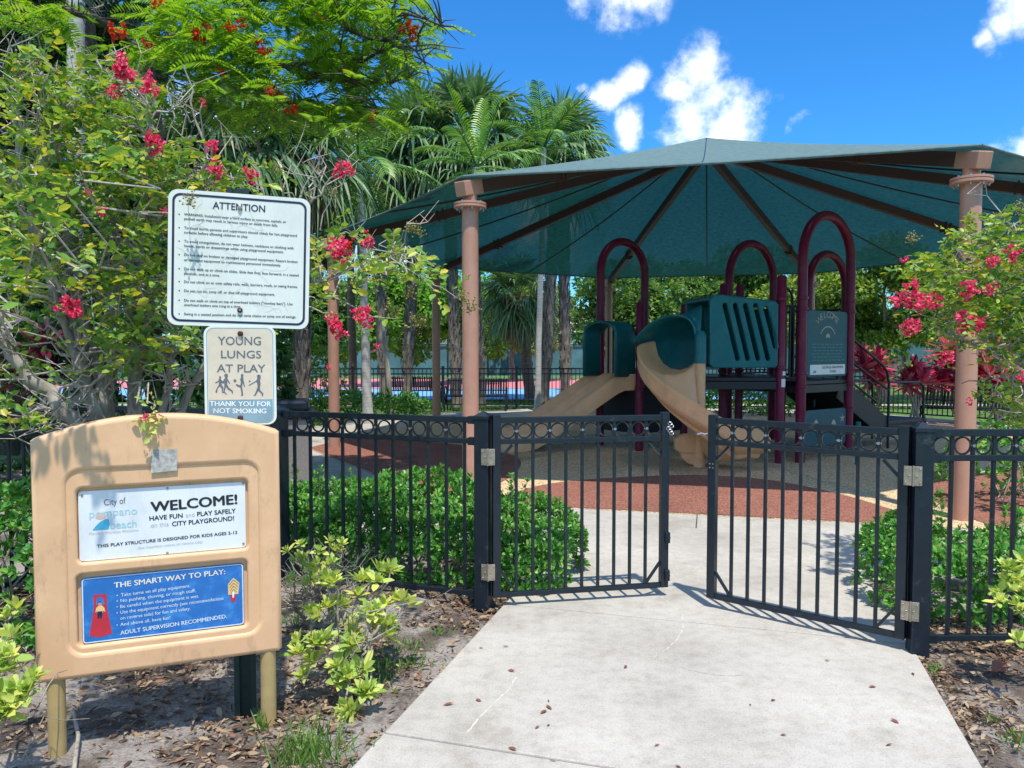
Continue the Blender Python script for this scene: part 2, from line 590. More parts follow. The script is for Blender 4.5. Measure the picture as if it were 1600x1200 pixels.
class MB:
    def __init__(s):
        s.v, s.f = [], []

    def add(s, vs, fs):
        b = len(s.v)
        s.v += [tuple(x) for x in vs]
        s.f += [tuple(i + b for i in f) for f in fs]

    def box(s, c, size, rz=0.0, M3=None):
        R = M3 or Matrix.Rotation(rz, 3, 'Z')
        h = V(size) / 2
        vs = [V(c) + R @ V((sx * h.x, sy * h.y, sz * h.z)) for sz in (-1, 1) for sy in (-1, 1) for sx in (-1, 1)]
        s.add(vs, [(0, 2, 3, 1), (4, 5, 7, 6), (0, 1, 5, 4), (2, 6, 7, 3), (0, 4, 6, 2), (1, 3, 7, 5)])

    def bar(s, a, b, w, h, up=(0, 0, 1)):
        """a rectangular bar from a to b, h tall along up and w wide"""
        a, b = V(a), V(b)
        d = (b - a).normalized()
        u = V(up)
        side = d.cross(u)
        if side.length < 1e-4:
            side = V((1, 0, 0))
        side.normalize()
        u = side.cross(d)
        vs = []
        for p in (a, b):
            for q, r in ((-1, -1), (1, -1), (1, 1), (-1, 1)):
                vs.append(p + side * q * w / 2 + u * r * h / 2)
        s.add(vs, [(0, 1, 2, 3), (7, 6, 5, 4), (0, 4, 5, 1), (1, 5, 6, 2), (2, 6, 7, 3), (3, 7, 4, 0)])

    def tube(s, pts, r, n=12, cap=True, closed=False):
        pts = [V(p) for p in pts]
        rs = r if isinstance(r, (list, tuple)) else [r] * len(pts)
        k = len(pts)
        ring, prev = [], None
        for i, p in enumerate(pts):
            a = pts[(i - 1) % k] if (closed or i > 0) else p
            b = pts[(i + 1) % k] if (closed or i < k - 1) else p
            d = (b - a).normalized()
            if prev is None:
                side = d.cross(V((0, 0, 1)))
                if side.length < 1e-3:
                    side = d.cross(V((1, 0, 0)))
            else:
                side = prev - d * prev.dot(d)
            side.normalize()
            prev = side
            up = side.cross(d)
            ring.append([p + (side * math.cos(t) + up * math.sin(t)) * rs[i] for t in [2 * math.pi * j / n for j in range(n)]])
        vs = [q for rr in ring for q in rr]
        fs = []
        for i in range(k if closed else k - 1):
            i2 = (i + 1) % k
            for j in range(n):
                j2 = (j + 1) % n
                fs.append((i * n + j, i * n + j2, i2 * n + j2, i2 * n + j))
        if cap and not closed:
            fs.append(tuple(range(n - 1, -1, -1)))
            fs.append(tuple(range((k - 1) * n, k * n)))
        s.add(vs, fs)

    def lathe(s, c, prof, n=24):
        c = V(c)
        vs = []
        for r, z in prof:
            for j in range(n):
                t = 2 * math.pi * j / n
                vs.append(c + V((r * math.cos(t), r * math.sin(t), z)))
        k = len(prof)
        fs = [(i * n + j, i * n + (j + 1) % n, (i + 1) * n + (j + 1) % n, (i + 1) * n + j) for i in range(k - 1) for j in range(n)]
        fs.append(tuple(range(n - 1, -1, -1)))
        fs.append(tuple(range((k - 1) * n, k * n)))
        s.add(vs, fs)

    def prism(s, poly, z0, z1):
        n = len(poly)
        vs = [(p[0], p[1], z0) for p in poly] + [(p[0], p[1], z1) for p in poly]
        fs = [tuple(range(n - 1, -1, -1)), tuple(range(n, 2 * n))]
        fs += [(i, (i + 1) % n, n + (i + 1) % n, n + i) for i in range(n)]
        s.add(vs, fs)

    def grid(s, rows, closed=False):
        """rows: list of equal-length point rows"""
        m, n = len(rows), len(rows[0])
        vs = [p for r in rows for p in r]
        fs = [(i * n + j, i * n + j + 1, (i + 1) * n + j + 1, (i + 1) * n + j) for i in range(m - 1) for j in range(n - 1)]
        s.add(vs, fs)

    def plate(s, fr, pts, w0, w1):
        """a flat polygon of local (u, v) points on frame fr, from w0 to w1 proud of it"""
        n = len(pts)
        vs = [fr.at(u, v, w0) for u, v in pts] + [fr.at(u, v, w1) for u, v in pts]
        fs = [tuple(range(n - 1, -1, -1)), tuple(range(n, 2 * n))]
        fs += [(i, (i + 1) % n, n + (i + 1) % n, n + i) for i in range(n)]
        s.add(vs, fs)

    def build(s, name, mat, parent=None, smooth=False, bevel=0.0, solid=0.0, sub=0):
        me = bpy.data.meshes.new(name)
        me.from_pydata(s.v, [], s.f)
        me.validate()
        me.update()
        if smooth:
            for p in me.polygons:
                p.use_smooth = True
        o = link(name, me, mat, parent)
        if solid:
            md = o.modifiers.new('solid', 'SOLIDIFY')
            md.thickness = solid
            md.offset = 0
        if sub:
            md = o.modifiers.new('sub', 'SUBSURF')
            md.levels = md.render_levels = sub
        if bevel:
            md = o.modifiers.new('bevel', 'BEVEL')
            md.width = bevel
            md.segments = 2
            md.limit_method = 'ANGLE'
            md.angle_limit = rad(40)
        if smooth:
            try:
                me.set_sharp_from_angle(angle=rad(42))
            except Exception:
                pass
        return o


def spline_plate(name, fr, loops, w0, w1, mat, parent=None, bev=0.0):
    """outline with holes, given thickness, with rounded edges: loops of local (u, v)"""
    cu = bpy.data.curves.new(name, 'CURVE')
    cu.dimensions = '2D'
    cu.fill_mode = 'BOTH'
    cu.extrude = max(1e-4, (w1 - w0) / 2 - bev)
    cu.bevel_depth = bev
    cu.bevel_resolution = 3 if bev else 0
    cu.offset = -bev
    for lp in loops:
        sp = cu.splines.new('POLY')
        sp.points.add(len(lp) - 1)
        for i, (u, v) in enumerate(lp):
            sp.points[i].co = (u, v, 0, 1)
        sp.use_cyclic_u = True
    t = bpy.data.objects.new('tmp', cu)
    COL.objects.link(t)
    dg = bpy.context.evaluated_depsgraph_get()
    dg.update()
    me = bpy.data.meshes.new_from_object(t.evaluated_get(dg))
    bpy.data.objects.remove(t)
    bpy.data.curves.remove(cu)
    co = np.empty(len(me.vertices) * 3)
    me.vertices.foreach_get('co', co)
    co = co.reshape(-1, 3)
    wm = (w0 + w1) / 2
    O, X, Y, Nn = (np.array(q) for q in (fr.O, fr.X, fr.Y, fr.N))
    out = O + co[:, :1] * X + co[:, 1:2] * Y + (co[:, 2:3] + wm) * Nn
    me.vertices.foreach_set('co', out.ravel())
    me.name = name
    me.materials.clear()
    me.update()
    for p in me.polygons:
        p.use_smooth = True
    try:
        me.set_sharp_from_angle(angle=rad(35))
    except Exception:
        pass
    return link(name, me, mat, parent)


def rrect(u0, v0, u1, v1, r, n=7):
    pts = []
    for cx, cy, a in ((u1 - r, v0 + r, -90), (u1 - r, v1 - r, 0), (u0 + r, v1 - r, 90), (u0 + r, v0 + r, 180)):
        for i in range(n):
            t = rad(a + 90 * i / (n - 1))
            pts.append((cx + r * math.cos(t), cy + r * math.sin(t)))
    return pts


_tc = {}


def text_geom(s, bold):
    key = (s, bold)
    if key in _tc:
        return _tc[key]
    cu = bpy.data.curves.new('t', 'FONT')
    cu.body = s
    cu.size = 1
    cu.offset = bold
    cu.resolution_u = 3
    t = bpy.data.objects.new('tmp', cu)
    COL.objects.link(t)
    dg = bpy.context.evaluated_depsgraph_get()
    dg.update()
    me = bpy.data.meshes.new_from_object(t.evaluated_get(dg))
    v = np.array([x.co[:2] for x in me.vertices])
    f = [tuple(p.vertices) for p in me.polygons]
    bpy.data.objects.remove(t)
    bpy.data.curves.remove(cu)
    bpy.data.meshes.remove(me)
    _tc[key] = (v, f)
    return _tc[key]


CAP = None


def write(mb, fr, s, a, b, cap, w, bold=0.0, conv=None):
    """the words s on frame fr, baseline from picture point a to b, capitals cap pixels high"""
    global CAP
    if CAP is None:
        h, _ = text_geom('H', 0.0)
        CAP = h[:, 1].max()
    if conv:
        a, b = conv(*a), conv(*b)
    u0, v0 = fr.px(*a)
    u1, v1 = fr.px(*b)
    mid = ((a[0] + b[0]) / 2, (a[1] + b[1]) / 2)
    _, va = fr.px(*mid)
    _, vb = fr.px(mid[0], mid[1] - cap)
    hs = (vb - va) / CAP
    v, f = text_geom(s, 0.0)
    x0, x1 = v[:, 0].min() - bold, v[:, 0].max() + bold
    k = math.hypot(u1 - u0, v1 - v0) / (x1 - x0)
    du, dv = (u1 - u0), (v1 - v0)
    ln = math.hypot(du, dv)
    du, dv = du / ln, dv / ln
    # heavier strokes: the same letters laid a hair's breadth apart
    steps = [(0, 0)] if not bold else [(-bold, 0), (bold, 0), (0, bold * .7), (0, -bold * .7), (0, 0)]
    for i, (ox, oy) in enumerate(steps):
        mb.add([fr.at(u0 + (x + ox - x0) * k * du - (y + oy) * hs * dv, v0 + (x + ox - x0) * k * dv + (y + oy) * hs * du, w + i * 4e-5) for x, y in v], f)


def np_mesh(name, verts, faces, mat, parent=None):
    """verts (n,3) array, faces (m,4) array"""
    me = bpy.data.meshes.new(name)
    me.vertices.add(len(verts))
    me.vertices.foreach_set('co', np.ascontiguousarray(verts, dtype=np.float32).ravel())
    k = faces.shape[1]
    me.loops.add(faces.size)
    me.loops.foreach_set('vertex_index', np.ascontiguousarray(faces, dtype=np.int32).ravel())
    me.polygons.add(len(faces))
    me.polygons.foreach_set('loop_start', np.arange(0, faces.size, k, dtype=np.int32))
    me.update(calc_edges=True)
    me.validate()
    return link(name, me, mat, parent)


T6 = np.array([(0, 0, 0), (-.5, .38, .16), (-.40, .74, .12), (0, 1, -.12), (.40, .74, .12), (.5, .38, .16)])
F6 = np.array([(0, 3, 2, 1), (0, 5, 4, 3)])
T4 = np.array([(0, 0, 0), (-.5, .5, .14), (0, 1, 0), (.5, .5, .14)])
F4 = np.array([(0, 3, 2, 1)])


def unit(a):
    return a / np.maximum(1e-9, np.linalg.norm(a, axis=1, keepdims=True))


def leaf_arrays(pos, d, n, Ln, Wd, T=T6, F=F6):
    pos, d, n = np.asarray(pos, float), unit(np.asarray(d, float)), np.asarray(n, float)
    s = unit(np.cross(d, n))
    n = np.cross(s, d)
    Ln, Wd = np.broadcast_to(Ln, len(pos)), np.broadcast_to(Wd, len(pos))
    k = len(T)
    vs = (pos[:, None, :] + s[:, None, :] * (T[None, :, 0, None] * Wd[:, None, None])
          + d[:, None, :] * (T[None, :, 1, None] * Ln[:, None, None])
          + n[:, None, :] * (T[None, :, 2, None] * Wd[:, None, None])).reshape(-1, 3)
    fs = (np.arange(len(pos))[:, None, None] * k + F[None]).reshape(-1, 4)
    return vs, fs


def merge(parts):
    off, V_, F_ = 0, [], []
    for v, f in parts:
        V_.append(v)
        F_.append(f + off)
        off += len(v)
    return np.concatenate(V_), np.concatenate(F_)


def rdir(rng, n):
    return unit(rng.normal(size=(n, 3)))


def clump_leaves(rng, clumps, n, Ln, ratio=.5, T=T4, F=F4, shell=.45, droop=.2, jit=.25):
    c = np.array([q[:3] for q in clumps])
    r = np.array([q[3:6] for q in clumps])
    w = r.prod(axis=1) ** .7
    idx = rng.choice(len(clumps), n, p=w / w.sum())
    v = rdir(rng, n)
    rr = (shell + (1 - shell) * rng.random(n)) ** .7
    pos = c[idx] + v * r[idx] * rr[:, None]
    d = v * .7 + rdir(rng, n) * .8 + np.array((0, 0, -droop))
    nn = v * .45 + np.array((0, 0, .8)) + rdir(rng, n) * .55
    L_ = Ln * (1 - jit + 2 * jit * rng.random(n))
    return leaf_arrays(pos, d, nn, L_, L_ * ratio, T, F)


def arc_pts(a, b, sag, n=6, rng=None, wob=0.0):
    a, b = V(a), V(b)
    out = []
    for i in range(n + 1):
        t = i / n
        p = a.lerp(b, t)
        p.z += sag * 4 * t * (1 - t)
        if rng is not None and 0 < i < n:
            p += V(rng.normal(size=3)) * wob
        out.append(p)
    return out

# ================================================================== THE GROUND
CEN = V((3.5, 14.0, 0))
ANG0 = -127.0
AX = V((.285, .958, 0)).normalized()        # the way the path runs
PX = V((AX.y, -AX.x, 0))                    # across it, to the right


def octo(R, k, z=0.0):
    a = rad(ANG0 + 45 * k)
    return V((CEN.x + R * math.cos(a), CEN.y + R * math.sin(a), z))


def sheet(name, pts, z, mat, kind='structure', thick=0.0):
    mb = MB()
    if thick:
        mb.prism([(p[0], p[1]) for p in pts], z - thick, z)
    else:
        mb.add([(p[0], p[1], z) for p in pts], [tuple(range(len(pts)))])
    o = mb.build(name, mat)
    return tag(o, kind=kind)


def path_pt(s, t, z=0.0):
    """s metres along the path, t metres to the right of its left edge"""
    base = V((-.095, 4.80, 0)) - AX * 4.57
    p = base + AX * s + PX * t
    return V((p.x, p.y, z))


rngG = np.random.default_rng(4)


def build_ground():
    sheet('ground', [(-300, -40), (300, -40), (300, 420), (-300, 420)], -.14, 'lawn')
    # bare sandy soil of the beds, gently uneven, sloping up under the shrubs
    nx, ny = 150, 120
    xs = np.linspace(-9, 9, nx)
    ys = np.linspace(.2, 10.5, ny)
    gx, gy = np.meshgrid(xs, ys)
    h = np.zeros_like(gx)
    for k in range(26):
        f = rngG.uniform(.6, 7)
        a = rngG.uniform(0, 2 * math.pi)
        h += np.sin(gx * f * math.cos(a) + gy * f * math.sin(a) + rngG.uniform(0, 6)) * .013 / (f ** .6)
    base = path_pt(0, 0)
    t = (gx - base.x) * PX.x + (gy - base.y) * PX.y
    side = np.maximum(-t, t - 2.40)
    rise = np.clip((gy - 3.9) / 1.0, 0, 1) * np.clip((side - .05) / .8, 0, 1) * .05
    z = np.where(side > 0, -.035 + h * .55 * np.clip(side / .25, .25, 1) + rise, -.055)
    dist = np.hypot(gx - CEN.x, gy - CEN.y)
    z = np.where(dist < 9.3, -.05, z)
    vs = np.stack([gx, gy, z], -1).reshape(-1, 3)
    i = np.arange((ny - 1) * nx).reshape(ny - 1, nx)[:, :-1].ravel()
    fs = np.stack([i, i + 1, i + nx + 1, i + nx], 1)
    o = np_mesh('soil', vs, fs, 'soil')
    for p in o.data.polygons:
        p.use_smooth = True
    tag(o, kind='structure')
    # concrete walk: slabs parted by tooled joints
    mb = MB()
    cuts = [-3.4, -1.75, .02, 1.55, 3.30, 4.92, 6.62] if False else None
    s_of = lambda px, py: (G(px, py) - path_pt(0, 0)).dot(AX)
    j1, j2, j3 = s_of(800, 1175), s_of(1060, 970), s_of(1045, 863)
    js = [j1 - 3.5, j1 - 1.75, j1, j2, j3, j3 + .95]
    g = .006
    for a, b in zip(js[:-1], js[1:]):
        mb.prism([path_pt(a + g, 0), path_pt(a + g, 2.40), path_pt(b - g, 2.40), path_pt(b - g, 0)], -.12, 0)
    tag(mb.build('path', 'concrete', bevel=.008), kind='structure')
    mb = MB()
    mb.prism([path_pt(js[0], .01), path_pt(js[0], 2.39), path_pt(js[-1], 2.39), path_pt(js[-1], .01)], -.12, -.012)
    tag(mb.build('path_bed', 'joint_dark'), kind='structure')
    # the concrete walk round the playground
    mb = MB()
    ng = .0008
    for k in range(8):
        for h_ in range(2):
            def pt(R, q):
                a, b = octo(R, k), octo(R, k + 1)
                return a.lerp(b, q)
            q0, q1 = h_ * .5 + ng, h_ * .5 + .5 - ng
            mb.prism([pt(7.06, q0), pt(9.0, q0), pt(9.0, q1), pt(7.06, q1)], -.12, -.004)
    tag(mb.build('playground_walk', 'concrete', bevel=.008), kind='structure')
    sheet('play_surface', [octo(7.05, k) for k in range(8)], -.002, 'rubber_tan', thick=.1)

    def blob(pix, n=14):
        pts = [G(*p) for p in pix]
        out = []
        m = len(pts)
        for i_ in range(m):
            p0, p1, p2, p3 = (pts[(i_ + q) % m] for q in (-1, 0, 1, 2))
            for j_ in range(n):
                t_ = j_ / n
                out.append(.5 * ((2 * p1) + (p2 - p0) * t_ + (2 * p0 - 5 * p1 + 4 * p2 - p3) * t_ ** 2 + (3 * p1 - p0 - 3 * p2 + p3) * t_ ** 3))
        return out

    def inside(pts, R=7.03):
        ap = R * math.cos(math.pi / 8)
        res = []
        for p in pts:
            q = V((p.x, p.y, 0))
            for k in range(8):
                a, b = octo(R, k), octo(R, k + 1)
                nrm = ((a + b) / 2 - CEN).normalized()
                ex = (q - CEN).dot(nrm) - ap
                if ex > 0:
                    q -= nrm * ex
            res.append(q)
        return res
    for pix in ([(790, 783), (830, 762), (900, 751), (1000, 744.5), (1100, 742.5), (1200, 750), (1300, 769), (1380, 792), (1430, 812), (1442, 830), (1330, 832), (1110, 815), (880, 805)],
                [(455, 700), (500, 688), (560, 681), (650, 688), (740, 698), (800, 711), (814, 723), (806, 737), (785, 752), (745, 768), (700, 785), (640, 770), (580, 748), (510, 722)],
                [(1403, 748), (1408, 740), (1440, 736.5), (1520, 734), (1620, 736), (1750, 742), (1900, 790), (1800, 830), (1620, 832), (1540, 818), (1470, 788), (1425, 762)]):
        sheet('rubber_patch', inside(blob(pix)), .003, 'rubber_red')
    # beyond the far fence: a pale walk, the courts
    mb = MB()
    mb.add([(-30, 23.4, -.03), (40, 23.4, -.03), (40, 24.1, -.03), (-30, 24.1, -.03)], [(0, 1, 2, 3)])
    tag(mb.build('far_walk', 'concrete'), kind='structure')
    sheet('blue_court', [(-22, 26.5), (12.5, 26.5), (12.5, 34), (-22, 34)], -.03, 'court_blue')
    sheet('pink_court', [(-22, 34.2), (12.5, 34.2), (12.5, 46), (-22, 46)], -.03, 'court_pink')


build_ground()


# ================================================================== FENCES AND GATES
RAIL_Z = (.075, 1.068, 1.205)


def fence_run(parent, a, b, n, ring_pairs=True, end_gap=.06, gate=False, rings=True, bars_each=True, boss_first=0):
    """rails, pickets and the row of rings between ground points a and b"""
    a, b = V((a[0], a[1], 0)), V((b[0], b[1], 0))
    d = (b - a).normalized()
    for z, h in zip(RAIL_Z, (.032, .032, .038)):
        mb = MB()
        mb.bar(a + V((0, 0, z)), b + V((0, 0, z)), .034, h)
        mb.build('rail', 'fence_metal', parent, bevel=.003)
    L_ = (b - a).length
    st = (L_ - 2 * end_gap) / (n - 1) if n > 1 else 0
    for i in range(n):
        p = a + d * (end_gap + st * i)
        mb = MB()
        mb.bar(p + V((0, 0, RAIL_Z[0] + .014)), p + V((0, 0, RAIL_Z[2] - .016)), .019, .019, up=d)
        mb.build('picket', 'fence_metal', parent, bevel=.002)
    mid = (RAIL_Z[1] + RAIL_Z[2]) / 2 - .002
    q = [end_gap + st * (i + .5) for i in range(-1, n)]
    for i, s_ in enumerate(q):
        if s_ < .045 or s_ > L_ - .045:
            continue
        c = a + d * s_ + V((0, 0, mid))
        mb = MB()
        r1, r0 = .0500, .0415
        vs, fs, m = [], [], 28
        nrm = d.cross(V((0, 0, 1)))
        for k in range(m):
            t = 2 * math.pi * k / m
            o = d * math.cos(t) + V((0, 0, 1)) * math.sin(t)
            for rr, w in ((r1, -.006), (r1, .006), (r0, .006), (r0, -.006)):
                vs.append(c + o * rr + nrm * w)
        for k in range(m):
            k2 = (k + 1) % m
            for j in range(4):
                j2 = (j + 1) % 4
                fs.append((k * 4 + j, k * 4 + j2, k2 * 4 + j2, k2 * 4 + j))
        mb.add(vs, fs)
        mb.build('ring', 'ring_metal', parent)
    for i in range(boss_first, n, 2):
        c = a + d * (end_gap + st * i) + V((0, 0, mid))
        mb = MB()
        nrm = d.cross(V((0, 0, 1)))
        mb.tube([c - d * .014, c + d * .014], .007, 8)
        mb.tube([c - nrm * .013, c + nrm * .013], [.009, .009], 8)
        mb.build('boss', 'bright_steel', parent)


def fence_post(parent, p, d, w=.094, top=1.255):
    mb = MB()
    rz = math.atan2(d.y, d.x)
    mb.box((p[0], p[1], top / 2 - .03), (w, w, top - .02), rz)
    o = mb.build('post', 'fence_metal', parent, bevel=.004)
    mb = MB()
    mb.box((p[0], p[1], top - .031), (w + .012, w + .012, .022), rz)
    R = Matrix.Rotation(rz, 3, 'Z')
    h = (w + .012) / 2 - .004
    vs = [V((p[0], p[1], top - .02)) + R @ V((sx * h, sy * h, 0)) for sx, sy in ((-1, -1), (1, -1), (1, 1), (-1, 1))] + [V((p[0], p[1], top + .012))]
    mb.add(vs, [(0, 1, 4), (1, 2, 4), (2, 3, 4), (3, 0, 4)])
    mb.build('post_cap', 'fence_metal', o, bevel=.002)
    return o


PL, PR = V((-.185, 4.91, 0)), V((2.225, 4.15, 0))
GD = (PR - PL).normalized()
GN = V((-GD.y, GD.x, 0))          # away from the camera


def bracket(parent, p, d, z):
    mb = MB()
    mb.box(V((p[0], p[1], z)), (.05, .048, .050), math.atan2(d.y, d.x))
    mb.build('bracket', 'fence_metal', parent, bevel=.003)


def build_fences():
    # left run: gate post, line post, corner post and the return towards the camera
    f = thing('metal_fence', 'black metal fence with a row of rings behind the tan welcome board', 'fence', PL)
    PM = PL - GD * 0 + V((-.94, .34, 0)).normalized() * 1.565
    PC = PL + V((-.94, .34, 0)).normalized() * 3.25
    PD = V((-3.62, 4.0, 0))
    dl = (PM - PL).normalized()
    for p, d in ((PL, GD), (PM, dl), (PC, dl)):
        fence_post(f, p, d)
    fence_run(f, PL + dl * .05, PM - dl * .05, 11, end_gap=.08, boss_first=1)
    fence_run(f, PM + dl * .05, PC - dl * .05, 13, end_gap=.075)
    dd = (PD - PC).normalized()
    fence_run(f, PC + dd * .05, PD, 16, end_gap=.075)
    for z in RAIL_Z:
        bracket(f, PL + dl * .075, dl, z)
        bracket(f, PM - dl * .075, dl, z)
    # right run
    f = thing('metal_fence', 'black metal fence with a row of rings before the low green hedge at right', 'fence', PR)
    dr = V((1, .03, 0)).normalized()
    fence_post(f, PR, V((.99, -.14, 0)))
    E = PR + dr * 2.2
    fence_post(f, E, dr)
    fence_run(f, PR + dr * .05, E - dr * .05, 17, end_gap=.115, boss_first=1)
    E2 = E + dr * 2.3
    fence_post(f, E2, dr)
    fence_run(f, E + dr * .05, E2 - dr * .05, 18, end_gap=.115, boss_first=1)
    for z in RAIL_Z:
        bracket(f, PR + dr * .075, dr, z)


def gate(label, hinge, free, side):
    h, e = V(hinge), V(free)
    d = (e - h).normalized()
    g = thing('gate', label, 'gate', h, 'open leaves of the entrance gate')
    for p, wd, nm in ((h + d * .026, .052, 'hinge_stile'), (e - d * .026, .052, 'latch_stile')):
        mb = MB()
        mb.box((p.x, p.y, .652), (wd, .05, 1.18), math.atan2(d.y, d.x))
        st = mb.build(nm, 'fence_metal', g, bevel=.003)
    fence_run(g, h + d * .052, e - d * .052, 9, end_gap=.104)
    for a, b in (((.052, .90), (.13, 1.045)), ((.052, .23), (.15, .095))):
        for q in (0, 1):
            L_ = (e - h).length
            pa = h + d * (a[0] if not q else L_ - a[0]) + V((0, 0, a[1] + .06 if a[1] > .5 else a[1]))
            pb = h + d * (b[0] if not q else L_ - b[0]) + V((0, 0, b[1]))
            mb = MB()
            mb.bar(pa, pb, .016, .016)
            mb.build('brace', 'fence_metal', g)
    return g, h, e, d


def hinge(parent, p, d1, d2, z):
    """two leaves and a knuckle, facing the camera"""
    mb = MB()
    for d in (d1, d2):
        n = V((d.y, -d.x, 0))
        if n.y > 0:
            n = -n
        c = p + d * .024 + n * .002
        mb.box((c.x, c.y, z), (.042, .006, .105), math.atan2(d.y, d.x))
    hp = mb.build('hinge_plate', 'hinge_steel', parent, bevel=.002)
    mb = MB()
    mb.tube([(p.x, p.y - .006, z - .054), (p.x, p.y - .006, z + .056)], .0065, 10)
    mb.build('knuckle', 'hinge_steel', hp, smooth=True)
    mb = MB()
    for d in (d1, d2):
        n = V((d.y, -d.x, 0))
        if n.y > 0:
            n = -n
        for k in range(3):
            for x in (.018, .034):
                if (k == 1) == (x < .02):
                    c = p + d * x + n * .006 + V((0, 0, z - .036 + .036 * k))
                    mb.tube([c, c + n * .004], [.0055, .003], 8)
    mb.build('screw', 'bright_steel', hp, smooth=True)


def build_gates():
    hl = PL + GD * .062
    fl = V((1.045, 5.12, 0))
    g, h, e, d = gate('left gate leaf, hinged beside the round green hedge, with two latch loops', hl, fl, 1)
    s = V((d.y, -d.x, 0))
    hp = PL + GD * .050 - GN * .052
    for z in (.975, .235):
        hinge(g, hp, -GD, d, z)
    for y in (845, 905):
        z = P(1043, y, 5.0).z
        c = e + s * .030 - d * .012 + V((0, 0, z))
        mb = MB()
        mb.box(c, (.034, .03, .075), math.atan2(d.y, d.x))
        lt = mb.build('latch_loop', 'fence_metal', g, bevel=.006)
        mb = MB()
        mb.tube([c - s * -.015 + V((0, 0, .005)), c + s * .028 + V((0, 0, .005))], .012, 12)
        mb.build('latch_bolt', 'ring_metal', lt, smooth=True)
    c = e + s * .03 + V((0, 0, 1.135))
    mb = MB()
    for i in range(5):
        o = c + V((.012 * math.sin(i * 2.1), 0, .03 - .016 * i))
        pts = [o + V((.013 * math.cos(t), .004 * math.sin(3 * t), .011 * math.sin(t))) for t in [k * math.pi / 5 for k in range(10)]]
        mb.tube(pts, .0032, 6, closed=True)
    mb.build('chain', 'bright_steel', g, smooth=True)
    hr = PR - GD * .060
    fr = V((1.265, 4.90, 0))
    g, h, e, d = gate('right gate leaf, swung slightly inward on the taller right post, chain hook on its edge', hr, fr, -1)
    hp = PR - GD * .050 - GN * .052
    for z in (.975, .235):
        hinge(g, hp, GD * 1, d, z)
    mb = MB()
    a = e + V((0, 0, 1.12))
    pts = [a + V((-.012 * k, -.01, .004 * math.sin(k * 1.7))) for k in range(8)]
    mb.tube(pts, [.005 + .0025 * (k % 2) for k in range(8)], 8)
    mb.build('chain_hook', 'bright_steel', g, smooth=True)
    mb = MB()
    s = V((d.y, -d.x, 0))
    for z in (.905, .93):
        for o in (-.010, .010):
            c = e + d * -.026 - s * .027 + d * o + V((0, 0, z))
            c2 = e - d * .026 + s * .0 + V((0, 0, z))
            q = V((c.x, c.y, z)) + (s * .054 if (c + s * .054).y < c.y else V((0, 0, 0)))
            mb.tube([q, q + V((0, -.004, 0))], [.005, .003], 8)
    mb.build('screw', 'bright_steel', g)


build_fences()
build_gates()


# ================================================================== SHADE CANOPY
RP, EAVE, APEX = 6.6, 3.60, 5.48


